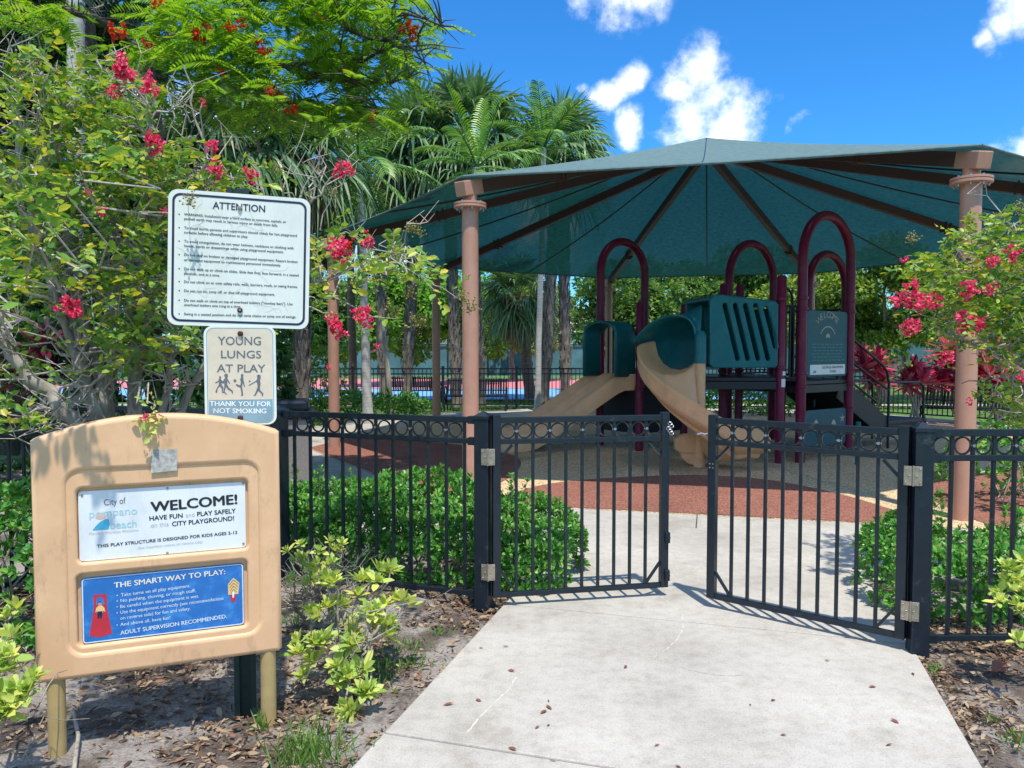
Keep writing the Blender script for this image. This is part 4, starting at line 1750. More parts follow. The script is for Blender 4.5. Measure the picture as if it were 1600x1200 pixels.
    hp = shape([(1368, 370), (1366, 280), (1412, 228), (1462, 268), (1452, 362)], conv2, .0010).build('house_picture', 'yellow_ink', bp)
    mb = MB()
    for k in range(4):
        a, b = conv2(1375 + k * 6, 290 + k * 22), conv2(1412, 245 + k * 26)
        c = conv2(1456 - k * 6, 280 + k * 22)
        for p0, p1 in ((a, b), (b, c)):
            mb.bar(frw.at(*frw.px(*p0), .0012), frw.at(*frw.px(*p1), .0012), .0016, .0006, up=fr.N)
    mb.build('house_lines', 'navy_ink', hp)
    shape([(1385, 370), (1434, 362), (1428, 425), (1394, 430)], conv2, .0014).build('slide', 'red_ink', hp)
    shape([(1402, 350), (1410, 338), (1420, 348), (1416, 392), (1404, 394)], conv2, .0017).build('figure', 'white_ink', hp)
    # old sticker mark above
    q = [fr.px(*p) for p in ((236, 703), (277, 701), (277, 735), (236, 739))]
    mb = MB()
    mb.plate(fr, [q[3], q[2], q[1], q[0]], -.002, .0015)
    mb.build('sticker_mark', 'sticker_scuff', sh)
    for px, py in ((80, 1200), (418, 1135)):
        d = 3.06 if px < 200 else 3.36
        p = P(px, 900, d) - fr.N * .043
        mb = MB()
        gz = -.06
        mb.tube([V((p.x, p.y, gz)), V((p.x, p.y, .45))], .034, 20)
        mb.build('leg', 'board_post', t, smooth=True)


build_board()


def build_signs():
    o = P(372, 403, 3.42)
    X = (P(484, 403, 3.50) - P(260, 403, 3.345))
    X.z = 0
    X.normalize()
    fr0 = Frame(o, X, (0, 0, 1))
    roll = rad(-1.6)
    fr = Frame(o, fr0.X * math.cos(roll) + fr0.Y * math.sin(roll), fr0.Y)
    t = thing('sign_post', 'perforated dark green steel channel post behind the tan board', 'post', G(372, 1120))
    base = o - fr.N * .035
    mb = MB()
    for u in (-.026, .026):
        mb.box(V((base.x, base.y, 1.0)) + fr.X * u - fr.N * .012, (.004, .032, 2.75), math.atan2(X.y, X.x))
    for u in (-.038, .038):
        mb.box(V((base.x, base.y, 1.0)) + fr.X * u + fr.N * .002, (.020, .004, 2.75), math.atan2(X.y, X.x))
    mb.box(V((base.x, base.y, 1.0)) - fr.N * .027, (.052, .004, 2.75), math.atan2(X.y, X.x))
    mb.build('channel', 'channel_green', t)
    mb = MB()
    for k in range(28):
        c = V((base.x, base.y, .05 + k * .05)) - fr.N * .0248
        mb.tube([c, c + fr.N * .002], .006, 8)
    mb.build('hole', 'black_ink', t)
    # attention sign
    s = thing('attention_sign', 'large white ATTENTION rules sign with a navy border', 'sign', o)
    c = [fr.px(*p) for p in ((260, 292), (484, 313), (483, 514), (264, 508))]
    u0, u1 = (c[0][0] + c[3][0]) / 2, (c[1][0] + c[2][0]) / 2
    v0, v1 = (c[2][1] + c[3][1]) / 2, (c[0][1] + c[1][1]) / 2
    pl = spline_plate('plate', fr, [rrect(u0, v0, u1, v1, .04)], -.003, .0, 'sign_white', s)
    spline_plate('border', fr, [rrect(u0 + .016, v0 + .016, u1 - .016, v1 - .016, .034), rrect(u0 + .0255, v0 + .0255, u1 - .0255, v1 - .0255, .026)], .0003, .0012, 'navy_ink', pl)
    cv = lambda x, y: (240 + x / 3, 280 + y / 3)
    w_ = .0012
    mb = MB()
    write(mb, fr, 'ATTENTION', (277, 137), (523, 155), 31 / 3, w_, .018, cv)
    mb.build('title_lettering', 'navy_ink', pl)
    mb = MB()
    lines = (('WARNING: Installation over a hard surface as concrete, asphalt, or', (143, 170), (622, 206), 1), ('packed earth may result in serious injury or death from falls.', (143, 190), (583, 223), 0),
             ('To avoid burns, parents and supervisors should check for hot playground', (143, 233), (672, 270), 1), ('surfaces before allowing children to play.', (143, 254), (443, 275), 0),
             ('To avoid strangulation, do not wear helmets, necklaces or clothing with', (143, 296), (656, 329), 1), ('hoods, cords or drawstrings while using playground equipment.', (143, 317), (610, 347), 0),
             ('Do not play on broken or damaged playground equipment. Report broken', (143, 359), (675, 393), 1), ('or damaged equipment to maintenance personnel immediately.', (143, 383), (597, 409), 0),
             ('Do not walk up or climb on slides. Slide feet first, face forward, in a seated', (143, 425), (680, 456), 1), ('position, one at a time.', (143, 447), (311, 457), 0),
             ('Do not climb on or over safety rails, walls, barriers, roofs, or swing frames.', (143, 486), (676, 510), 1), ('Do not run on, jump off, or dive off playground equipment.', (143, 528), (569, 546), 1),
             ('Do not walk or climb on top of overhead ladders ("monkey bars"). Use', (143, 573), (652, 591), 1), ('overhead ladders one rung at a time.', (143, 594), (410, 603), 0),
             ('Swing in a seated position and do not twist chains or jump out of swings.', (143, 637), (668, 651), 1))
    for s_, a, b, bl in lines:
        write(mb, fr, s_, a, b, 11.5 / 3, w_, .016, cv)
        if bl:
            u, v = fr.px(*cv(120, a[1] - 6))
            mb.tube([fr.at(u, v, .0002), fr.at(u, v, w_)], .0030, 8)
    mb.build('rules_lettering', 'navy_ink', pl)
    # hairline cracks of the old film
    rng = np.random.default_rng(8)
    mb = MB()
    for k in range(26):
        u, v = rng.uniform(u0 + .05, u1 - .05), rng.uniform(v0 + .05, v1 - .05)
        a = rng.choice([0, math.pi / 2]) + rng.normal() * .5
        for i in range(rng.integers(3, 8)):
            a += rng.normal() * .5
            u2, v2 = u + .022 * math.cos(a), v + .022 * math.sin(a)
            if not (u0 + .03 < u2 < u1 - .03 and v0 + .03 < v2 < v1 - .03):
                break
            mb.bar(fr.at(u, v, .0006), fr.at(u2, v2, .0006), .0007, .0004, up=fr.N)
            u, v = u2, v2
    mb.build('film_cracks', 'faded_ink', pl)

    def bolt(par, pt, w=0.0, r=.0115, mat='bolt_rust'):
        u, v = fr.px(*pt)
        m = MB()
        m.tube([fr.at(u, v, w), fr.at(u, v, w + .006), fr.at(u, v, w + .009)], [r, r, r * .7], 14)
        b = m.build('bolt', mat, par, smooth=True)
        m = MB()
        m.tube([fr.at(u, v, w + .009), fr.at(u, v, w + .012)], r * .4, 8)
        m.build('bolt_end', 'hinge_steel', b)
    bolt(pl, cv(405, 135), .001, .010, 'hinge_steel')
    bolt(pl, cv(405, 614), .001)
    # young lungs sign
    fr2 = Frame(fr.at(0, 0, .001), fr0.X, fr0.Y)
    s = thing('no_smoking_sign', 'small cream and blue YOUNG LUNGS AT PLAY sign below the attention sign', 'sign', P(375, 664, 3.42))
    cv = lambda x, y: (310 + x * .1416, 500 + y * .1416)
    c = [fr2.px(*p) for p in ((319, 508), (431.5, 511), (431.5, 664), (319.5, 660))]
    u0, u1 = (c[0][0] + c[3][0]) / 2, (c[1][0] + c[2][0]) / 2
    v0, v1 = (c[2][1] + c[3][1]) / 2 - .006, (c[0][1] + c[1][1]) / 2
    pl = spline_plate('plate', fr2, [rrect(u0, v0, u1, v1, .038)], -.001, .002, 'sign_white', s)
    w_ = .0035
    _, vb = fr2.px(*cv(460, 878))
    i0, i1, j0, j1 = u0 + .016, u1 - .016, v0 + .012, v1 - .012
    r = .026
    top = [p for p in rrect(i0, vb - .2, i1, j1, r) if p[1] > vb]
    spline_plate('cream_field', fr2, [[(i0, vb), (i1, vb)] + top], .0022, .0026, 'young_cream', pl)
    bot = [p for p in rrect(i0, j0, i1, vb + .2, r) if p[1] < vb]
    bot = sorted([p for p in bot if p[0] > (i0 + i1) / 2], key=lambda p: p[1])
    lft = [(i0 + i1 - p[0], p[1]) for p in reversed(bot)]
    spline_plate('blue_band', fr2, [lft + bot + [(i1, vb), (i0, vb)]], .0022, .0026, 'young_blue', pl)
    spline_plate('border', fr2, [rrect(u0 + .011, v0 + .008, u1 - .011, v1 - .008, .031), rrect(u0 + .014, v0 + .011, u1 - .014, v1 - .011, .028)], .0021, .0030, 'young_blue', pl)
    mb = MB()
    write(mb, fr2, 'YOUNG', (216, 275), (692, 277), 90 * .1416, w_, .012, cv)
    write(mb, fr2, 'LUNGS', (250, 420), (694, 422), 82 * .1416, w_, .012, cv)
    write(mb, fr2, 'AT PLAY', (204, 575), (740, 577), 84 * .1416, w_, .012, cv)
    mb.build('lettering', 'grey_ink', pl)
    mb = MB()
    write(mb, fr2, 'THANK YOU FOR', (124, 948), (803, 951), 52 * .1416, w_, .022, cv)
    write(mb, fr2, 'NOT SMOKING', (166, 1027), (750, 1029), 52 * .1416, w_, .022, cv)
    mb.build('thanks_lettering', 'white_ink', pl)
    figs = [[(185, 690), (225, 668), (222, 650), (232, 655), (228, 628), (240, 615), (252, 628), (250, 655), (280, 690), (262, 695), (255, 690), (258, 715), (278, 745), (272, 790), (285, 805), (262, 802), (258, 755), (235, 730), (212, 760), (208, 805), (188, 795), (200, 760), (225, 715), (230, 680), (192, 700)],
            [(262, 690), (290, 645), (298, 640), (285, 612), (298, 590), (322, 595), (328, 620), (318, 640), (352, 700), (342, 705), (322, 670), (318, 715), (345, 755), (380, 780), (384, 812), (370, 810), (366, 788), (325, 765), (305, 735), (290, 790), (318, 822), (305, 822), (276, 795), (288, 735), (285, 690), (272, 705)],
            [(412, 712), (420, 705), (462, 722), (470, 690), (462, 655), (472, 630), (468, 605), (482, 592), (498, 602), (496, 628), (498, 660), (515, 735), (505, 738), (490, 690), (482, 735), (490, 790), (496, 832), (470, 838), (476, 822), (470, 770), (462, 745), (425, 730)],
            [(552, 720), (640, 668), (652, 640), (645, 612), (665, 600), (685, 610), (688, 640), (680, 660), (686, 700), (680, 740), (678, 770), (718, 810), (712, 842), (700, 838), (700, 815), (660, 780), (632, 835), (605, 835), (622, 822), (640, 775), (655, 740), (650, 700), (640, 680), (560, 725)]]
    mb = MB()
    for f in figs:
        mb.add([fr2.at(*fr2.px(*cv(*p)), w_) for p in f], [tuple(range(len(f) - 1, -1, -1))])
    for cx, cy, rr in ((404, 670, 17), (566, 675, 10)):
        mb.add([fr2.at(*fr2.px(*cv(cx + rr * math.cos(a), cy + rr * math.sin(a))), w_) for a in [k * math.pi / 6 for k in range(12)]], [tuple(range(12))])
    mb.build('playing_children', 'grey_ink', pl)
    for y in (150, 1078):
        u, v = fr2.px(*cv(464, y))
        m = MB()
        m.tube([fr2.at(u, v, .0025), fr2.at(u, v, .009), fr2.at(u, v, .012)], [.012, .012, .008], 14)
        m.build('bolt', 'bolt_rust', pl, smooth=True)


build_signs()


# ================================================================== BENCHES, BIN, DISTANT THINGS
def make_bench(label, c, rz, group='black metal park benches'):
    t = thing('park_bench', label, 'bench', (0, 0, 0), group)
    wd = 1.75
    sl = MB()
    bk = MB()
    n = 24
    prof_s = [(-.02, .43), (-.10, .445), (-.30, .435), (-.43, .43), (-.47, .40)]
    prof_b = [(0.0, .45), (.05, .58), (.10, .74), (.13, .86), (.17, .88), (.20, .86)]
    for i in range(n):
        x = -wd / 2 + .06 + (wd - .12) * i / (n - 1)
        for (a, za), (b, zb) in zip(prof_s[:-1], prof_s[1:]):
            sl.bar((x, a, za), (x, b, zb), .045, .012)
        for (a, za), (b, zb) in zip(prof_b[:-1], prof_b[1:]):
            bk.bar((x, a, za), (x, b, zb), .045, .012)
    sl.build('seat', 'bench_metal', t)
    bk.build('backrest', 'bench_metal', t)
    fb = MB()
    for y, z in ((-.08, .43), (-.42, .41), (.045, .56), (.12, .82)):
        fb.bar((-wd / 2 + .03, y, z), (wd / 2 - .03, y, z), .03, .03)
    fb.build('frame', 'bench_metal', t)
    for x in (-wd / 2 + .03, wd / 2 - .03):
        a = MB()
        a.tube([(x, -.47, 0), (x, -.40, .16), (x, -.30, .27), (x, -.36, .40)], .022, 8)
        a.tube([(x, .10, 0), (x, .02, .16), (x, -.10, .27), (x, -.02, .42)], .022, 8)
        a.build('leg', 'bench_metal', t)
        a = MB()
        pts = [(x, -.22 + .17 * math.cos(q), .55 + .13 * math.sin(q)) for q in [k * math.pi / 8 for k in range(16)]]
        a.tube(pts, .018, 8, closed=True)
        a.build('armrest', 'bench_metal', t)
    t.location = c
    t.rotation_euler = (0, 0, rz)
    return t


def copy_thing(src, loc, rz, label):
    r = src.copy()
    COL.objects.link(r)
    r.location = loc
    r.rotation_euler = (0, 0, rz)
    r['label'] = label
    for ch in list(src.children):
        c = ch.copy()
        COL.objects.link(c)
        c.parent = r
        for g in ch.children:
            d = g.copy()
            COL.objects.link(d)
            d.parent = c
    return r


b0 = make_bench('black slatted bench behind the thick pink brown post, facing the slides', (-.98, 21.4, -.01), rad(-4))
copy_thing(b0, (9.95, 16.75, -.01), rad(-42), 'black slatted bench in front of the red leaved shrubs')
copy_thing(b0, (-3.1, 24.0, -.03), rad(178), 'small distant black bench beyond the far fence by the blue court')


def far_fence():
    line = [V((-9.5, 22.0, 0)), V((-4.6, 22.2, 0)), V((-2.0, 22.25, 0)), V((.13, 22.3, 0)), V((2.55, 22.4, 0)), V((5.0, 22.3, 0)), V((7.3, 21.2, 0)), V((9.4, 19.6, 0)), V((11.4, 17.2, 0)), V((12.9, 14.6, 0)), V((13.6, 12.0, 0))]
    t = thing('perimeter_fence', 'low black picket fence round the far side of the playground', 'fence', line[0])
    for a, b in zip(line[:-1], line[1:]):
        d = (b - a).normalized()
        mb = MB()
        n = int((b - a).length / .115)
        for i in range(1, n):
            p = a.lerp(b, i / n)
            mb.bar(p + V((0, 0, .08)), p + V((0, 0, 1.12)), .02, .02, up=d)
        mb.build('picket_panel', 'far_metal', t)
        mb = MB()
        for z, h in ((.09, .035), (.98, .035), (1.13, .04)):
            mb.bar(a + V((0, 0, z)), b + V((0, 0, z)), .03, h)
        mb.build('rail', 'far_metal', t)
    for p in line:
        mb = MB()
        mb.box((p.x, p.y, .58), (.075, .075, 1.2))
        mb.box((p.x, p.y, 1.19), (.095, .095, .03))
        mb.build('post', 'far_metal', t)


far_fence()


def screen_fence():
    t = thing('court_fence', 'tall chain fence with blue green windscreen behind the courts', 'fence', (0, 48, 0))
    mb = MB()
    mb.add([(-34, 48, .1), (26, 48, .1), (26, 48, 2.05), (-34, 48, 2.05)], [(0, 1, 2, 3)])
    mb.build('windscreen', 'screen_cloth', t)
    for i in range(25):
        x = -34 + i * 2.5
        mb = MB()
        mb.tube([(x, 47.9, 0), (x, 47.9, 3.1)], .05, 8)
        mb.build('post', 'far_metal', t)
    mb = MB()
    for z in (2.07, 3.05):
        mb.tube([(-34, 47.9, z), (26, 47.9, z)], .035, 6)
    mb.build('rail', 'far_metal', t)
    t = thing('court_fence', 'blue green windscreen fence seen behind the red leaved shrubs at right', 'fence', (14, 30, 0))
    mb = MB()
    mb.add([(13.5, 38, .1), (30, 30, .1), (30, 30, 2.3), (13.5, 38, 2.3)], [(0, 1, 2, 3)])
    mb.build('windscreen', 'screen_cloth', t)
    for i in range(8):
        p = V((13.5, 37.9, 0)).lerp(V((30, 29.9, 0)), i / 7)
        mb = MB()
        mb.tube([p, p + V((0, 0, 3))], .05, 8)
        mb.build('post', 'far_metal', t)


screen_fence()


def pale_building():
    t = thing('low_building', 'long pale low building beyond the courts', 'building', (4, 78, 0))
    mb = MB()
    mb.box((4, 80, 1.6), (34, 8, 3.4))
    w = mb.build('wall', 'pale_wall', t)
    mb = MB()
    mb.add([(-14, 75.2, 3.2), (22, 75.2, 3.2), (22, 80, 5.2), (-14, 80, 5.2), (-14, 84.8, 3.2), (22, 84.8, 3.2)], [(0, 1, 2, 3), (3, 2, 5, 4)])
    mb.build('roof', 'roof_pale', t, solid=.2)
    for x in range(-10, 20, 5):
        mb = MB()
        mb.box((x, 75.97, 1.8), (1.5, .1, 1.3))
        mb.build('window', 'glass_dark', t)


pale_building()


def small_things():
    # stone litter bin behind the fence
    c = P(452, 640, 9.2)
    t = thing('litter_bin', 'square stone litter bin with dark lid beyond the left fence post', 'bin', (c.x, c.y, 0))
    mb = MB()
    mb.box((c.x, c.y, .42), (.50, .50, .86), .2)
    mb.build('body', 'bin_stone', t, bevel=.03)
    mb = MB()
    mb.box((c.x, c.y, .90), (.60, .60, .08), .2)
    mb.box((c.x, c.y, 1.0), (.46, .46, .14), .2)
    mb.build('lid', 'bench_metal', t, bevel=.04)
    # stake holding up a young tree
    a, b = P(612, 640, 20.2), P(597, 500, 20.2)
    a.z = -.03
    mb = MB()
    mb.tube([a, a.lerp(b, .5) + V((.02, 0, 0)), b], [.075, .065, .05], 10)
    o = mb.build('support_pole', 'twig_bark', smooth=True)
    tag(o, 'slim pale leaning pole between the palm trunks by the far fence', 'pole')
    # parked car beyond the courts
    t = thing('parked_car', 'white car parked far off behind the leftmost far fence', 'car', (-15.2, 50.5, 0))
    x0, y0 = -15.2, 50.5
    pr = [(-2.1, .35), (-2.15, .75), (-1.3, .95), (-.7, 1.42), (.75, 1.45), (1.5, 1.0), (2.1, .85), (2.15, .35)]
    mb = MB()
    mb.plate(Frame((x0, y0, 0), (1, 0, 0), (0, 0, 1)), pr, -.85, .85)
    mb.build('body', 'car_white', t, bevel=.08)
    mb = MB()
    mb.plate(Frame((x0, y0, 0), (1, 0, 0), (0, 0, 1)), [(-1.15, .98), (-.65, 1.36), (.7, 1.38), (1.3, 1.0)], .84, .875)
    mb.build('window', 'glass_dark', t)
    for x in (-1.35, 1.35):
        mb = MB()
        mb.tube([(x0 + x, y0 - .9, .33), (x0 + x, y0 + .9, .33)], .33, 18)
        mb.build('wheel', 'black_ink', t)


small_things()


# ================================================================== PLANTS
def twig(mb, a, b, r0, r1, rng, n=5, wob=.02, sag=0.0, sides=5):
    L_ = (V(b) - V(a)).length
    pts = arc_pts(a, b, sag, n, rng, wob * L_)
    mb.tube(pts, [r0 + (r1 - r0) * i / n for i in range(n + 1)], sides, cap=False)
    return pts


def spray_arrays(rng, starts, dirs, length, nleaf, Ln, ratio=.56):
    """alternate leaves along short shoots"""
    P_, D_, N_, L_ = [], [], [], []
    for s_, d in zip(starts, dirs):
        d = d / np.linalg.norm(d)
        side = np.cross(d, (0, 0, 1.0))
        side /= max(1e-6, np.linalg.norm(side))
        up = np.cross(side, d)
        ln = length * rng.uniform(.7, 1.3)
        for k in range(nleaf):
            q = (k + .4) / nleaf
            p = s_ + d * ln * q - np.array((0, 0, 1)) * ln * .25 * q * q
            sg = 1 if k % 2 else -1
            dd = side * sg * .8 + d * .55 + rng.normal(size=3) * .28 + np.array((0, 0, -.1))
            P_.append(p)
            D_.append(dd)
            N_.append(up + rng.normal(size=3) * .35)
            L_.append(Ln * rng.uniform(.5, 1.35) * (1 - .25 * q))
    L_ = np.array(L_)
    return leaf_arrays(np.array(P_), np.array(D_), np.array(N_), L_, L_ * ratio)


def flower_cluster(parent, c, r, rng, mat='pink_petal', n=90, elong=1.15):
    """a crinkled panicle: many small ruffled petals in tight florets"""
    c = np.array(c)
    nf = max(7, int(n / 8))
    fl = rdir(rng, nf) * (rng.random((nf, 1)) ** .45) * r * np.array((1, 1, elong))
    idx = rng.integers(0, nf, n)
    pos = c + fl[idx] + rdir(rng, n) * r * .14
    d = rdir(rng, n) + fl[idx] / r * .6
    v, f = leaf_arrays(pos, d, rdir(rng, n), r * rng.uniform(.26, .42, n), r * rng.uniform(.26, .40, n))
    return np_mesh('flower_cluster', v, f, mat, parent)


def seed_cluster(parent, c, r, rng, n=34, mat='seed_green'):
    mb = MB()
    for k in range(n):
        p = V(c) + V(rng.normal(size=3)) * r * .48
        s_ = r * rng.uniform(.11, .17)
        mb.tube([V(c) - V((0, 0, r * .6)), p], r * .018, 3, cap=False)
        vs = [p + V(q) * s_ for q in ((1, 0, 0), (-1, 0, 0), (0, 1, 0), (0, -1, 0), (0, 0, 1), (0, 0, -1))]
        mb.add(vs, [(0, 2, 4), (2, 1, 4), (1, 3, 4), (3, 0, 4), (2, 0, 5), (1, 2, 5), (3, 1, 5), (0, 3, 5)])
    o = mb.build('seed_cluster', mat, parent, smooth=True)
    return o


def sample_px(rng, ells, n):
    w = np.array([e[2] * e[3] * (e[4] if len(e) > 4 else 1) for e in ells], float)
    idx = rng.choice(len(ells), n, p=w / w.sum())
    out = []
    for i in idx:
        e = ells[i]
        a, r = rng.uniform(0, 2 * math.pi), rng.random() ** .5
        out.append((e[0] + e[2] * r * math.cos(a), e[1] + e[3] * r * math.sin(a), i))
    return out


def crape_myrtle(label, base, stems, ells, dr, nspray, flowers, seeds, seed, twigs=160, extra=()):
    rng = np.random.default_rng(seed)
    t = thing('crape_myrtle', label, 'flowering tree', base, 'crape myrtles in pink flower')
    mb = MB()
    nodes = []
    for st in stems:
        pts = [P(x, y, d) for x, y, d, r in st]
        rs = [r for *_, r in st]
        fine, fr_ = [], []
        for i in range(len(pts) - 1):
            for k in range(5):
                q = k / 5
                p = pts[i].lerp(pts[i + 1], q)
                if i or k:
                    p += V(rng.normal(size=3)) * .012
                fine.append(p)
                fr_.append(rs[i] + (rs[i + 1] - rs[i]) * q)
        fine.append(pts[-1])
        fr_.append(rs[-1])
        mb.tube(fine, fr_, 9)
        nodes += [(p, r) for p, r in zip(fine, fr_) if p.z > 1.0 and r > .006]
    mb.build('trunk', 'grey_bark', t, smooth=True)
    # sprays hang on twigs that reach back to the stems
    tw = MB()
    starts, dirs = [], []
    for x, y, i in sample_px(rng, ells, nspray):
        d = rng.uniform(*(ells[i][5] if len(ells[i]) > 5 else dr))
        p = P(x, y, d)
        starts.append(np.array(p))
        dirs.append(np.array((rng.normal() * .8, rng.normal() * .7 - .35, rng.normal() * .6 + .35)))
    P_nodes = np.array([n_[0] for n_ in nodes])
    sel = rng.choice(len(starts), min(twigs, len(starts)), replace=False)
    for i in sel:
        dist = np.linalg.norm(P_nodes - starts[i], axis=1) + np.abs(P_nodes[:, 2] - starts[i][2] + .15) * .4
        j = int(np.argmin(dist + rng.random(len(dist)) * .18))
        if dist[j] > 1.6:
            continue
        twig(tw, nodes[j][0], starts[i], min(nodes[j][1] * .5, .008), .003, rng, 5, .06, .03)
        e = V(starts[i]) + V(dirs[i]).normalized() * .12
        tw.tube([V(starts[i]), e], [.0022, .0012], 4, cap=False)
    # bare crossing twigs
    for k in range(twigs // 3):
        p, r_ = nodes[rng.integers(len(nodes))]
        e = p + V((rng.normal() * .2, rng.normal() * .22 - .08, abs(rng.normal()) * .2 - .03))
        pts = twig(tw, p, e, .0055, .002, rng, 5, .09, .02, 4)
        for q in (2, 3, 4):
            tw.tube([pts[q], pts[q] + V((rng.normal() * .09, rng.normal() * .07, .05 + rng.random() * .1))], [.0028, .0012], 4, cap=False)
    for a, b, r in extra:
        twig(tw, P(*a), P(*b), r, r * .4, rng, 6, .03, .02)
    tw.build('twigs', 'twig_bark', t)
    v, f = spray_arrays(rng, starts, dirs, .18, 10, .059)
    np_mesh('foliage', v, f, 'myrtle_leaf', t)
    for x, y, r, d, *m in flowers:
        d2 = min(d, dr[0] - .03)
        flower_cluster(t, P(x, y, d2), r * .98 * d2 / FOC, rng, m[0] if m else 'pink_petal', int(80 + r * 5))
    for x, y, r, d in seeds:
        seed_cluster(t, P(x, y, d), r * d / FOC, rng)
    return t


crape_myrtle('large crape myrtle with many grey stems and pink flowers behind the welcome board', (-2.2, 4.35, 0),
             [[(196, 800, 4.4, .05), (160, 640, 4.4, .045), (122, 440, 4.45, .036), (92, 260, 4.5, .024), (62, 120, 4.5, .010)],
              [(205, 800, 4.45, .045), (210, 620, 4.5, .04), (214, 430, 4.5, .03), (232, 260, 4.5, .016), (240, 150, 4.5, .006)],
              [(185, 790, 4.3, .05), (110, 650, 4.2, .044), (50, 590, 4.15, .036), (-20, 500, 4.1, .026)],
              [(190, 790, 4.5, .042), (168, 620, 4.55, .036), (188, 400, 4.6, .026), (150, 210, 4.6, .012), (140, 110, 4.6, .005)],
              [(200, 790, 4.35, .04), (146, 620, 4.35, .035), (60, 380, 4.4, .024), (18, 200, 4.4, .014), (20, 90, 4.4, .006)],
              [(215, 800, 4.6, .03), (262, 600, 4.6, .022), (282, 430, 4.6, .016), (318, 250, 4.6, .009), (285, 100, 4.6, .004)],
              [(212, 800, 4.6, .035), (300, 600, 4.7, .022), (430, 480, 4.8, .016), (540, 420, 4.85, .011), (640, 385, 4.9, .006)],
              [(300, 600, 4.7, .016), (420, 400, 4.75, .012), (480, 320, 4.8, .008), (530, 270, 4.8, .004)],
              [(150, 640, 4.4, .03), (95, 480, 4.3, .022), (60, 320, 4.3, .012), (100, 180, 4.3, .005)]],
             [(65, 150, 75, 60), (150, 165, 95, 60), (95, 250, 105, 70), (210, 265, 85, 75), (60, 340, 75, 75), (165, 345, 95, 60), (285, 290, 50, 60), (50, 450, 65, 65, .6), (170, 450, 80, 55, .6),
              (235, 420, 40, 80), (235, 530, 75, 45, 1.1), (45, 560, 60, 55, .45), (165, 560, 75, 40, .6), (405, 278, 75, 18, .9), (350, 290, 60, 14, 1.2), (505, 385, 32, 35, .8), (585, 425, 70, 28, .75), (560, 475, 65, 25, .6), (645, 425, 45, 28, .6), (490, 455, 25, 50, .7),
              (610, 395, 60, 16, .6), (690, 450, 25, 22, .4), (25, 660, 35, 25, .7), (70, 330, 60, 60, .5, (2.75, 3.3)), (30, 450, 40, 60, .4, (2.9, 3.5)), (200, 250, 50, 40, .25, (2.8, 3.2))],
             (3.95, 4.95), 800,
             [(193, 103, 19, 4.4), (187, 112, 13, 4.35), (235, 131, 15, 4.4), (181, 145, 11, 4.4), (240, 226, 17, 4.3), (330, 228, 12, 4.5), (337, 266, 13, 4.5), (391, 274, 12, 4.6), (541, 262, 13, 4.8), (527, 270, 10, 4.8),
              (105, 478, 17, 4.1), (120, 487, 12, 4.1), (160, 331, 9, 4.3), (317, 162, 6, 4.6), (530, 388, 18, 4.7), (545, 380, 9, 4.7, 'red_petal'), (575, 373, 12, 4.7), (518, 503, 13, 4.6), (532, 513, 14, 4.6), (572, 495, 15, 4.6), (555, 488, 9, 4.6),
              (256, 330, 6, 3.95), (240, 652, 8, 3.2), (140, 300, 6, 4.4), (515, 575, 5, 4.6), (588, 541, 6, 4.6)],
             [(130, 90, 17, 4.5), (35, 100, 20, 4.4), (60, 90, 13, 4.4), (85, 110, 10, 4.4), (297, 313, 13, 3.28), (735, 478, 14, 4.7), (722, 462, 10, 4.7), (640, 356, 12, 4.85), (655, 362, 10, 4.85), (615, 487, 16, 4.7), (655, 500, 15, 4.7), (640, 455, 13, 4.7), (520, 300, 9, 4.8), (250, 460, 12, 4.2), (90, 415, 9, 4.1), (430, 262, 11, 4.7), (555, 440, 12, 4.7), (20, 540, 9, 4.1)],
             11, 480,
             [((205, 600, 4.3), (240, 640, 3.24), .006), ((215, 345, 4.0), (292, 318, 3.29), .004), ((620, 420, 4.8), (730, 470, 4.72), .004), ((500, 360, 4.8), (545, 250, 4.8), .004), ((455, 330, 4.8), (512, 218, 4.85), .004), ((440, 300, 4.8), (478, 190, 4.85), .004),
              ((262, 300, 4.55), (275, 110, 4.5), .006), ((270, 250, 4.55), (300, 150, 4.5), .005), ((560, 420, 4.8), (588, 358, 4.8), .003), ((600, 430, 4.8), (630, 362, 4.8), .003), ((40, 300, 4.35), (12, 60, 4.35), .008), ((70, 300, 4.35), (45, 65, 4.4), .006)])


def board_sprig():
    rng = np.random.default_rng(77)
    t = thing('leafy_sprig', 'small green and yellow leafy sprig with a red bud on top of the tan board', 'sprig', P(240, 655, 3.2))
    c = np.array(P(240, 648, 3.19))
    st = np.repeat(c[None], 9, 0) + rng.normal(size=(9, 3)) * .018
    di = rng.normal(size=(9, 3)) + np.array((0, -.4, .3))
    v, f = spray_arrays(rng, st, di, .07, 6, .038, .6)
    np_mesh('foliage', v, f, 'variegated_leaf', t)
    flower_cluster(t, c + np.array((-.012, -.05, -.012)), .022, rng, 'pink_petal', 50)


board_sprig()

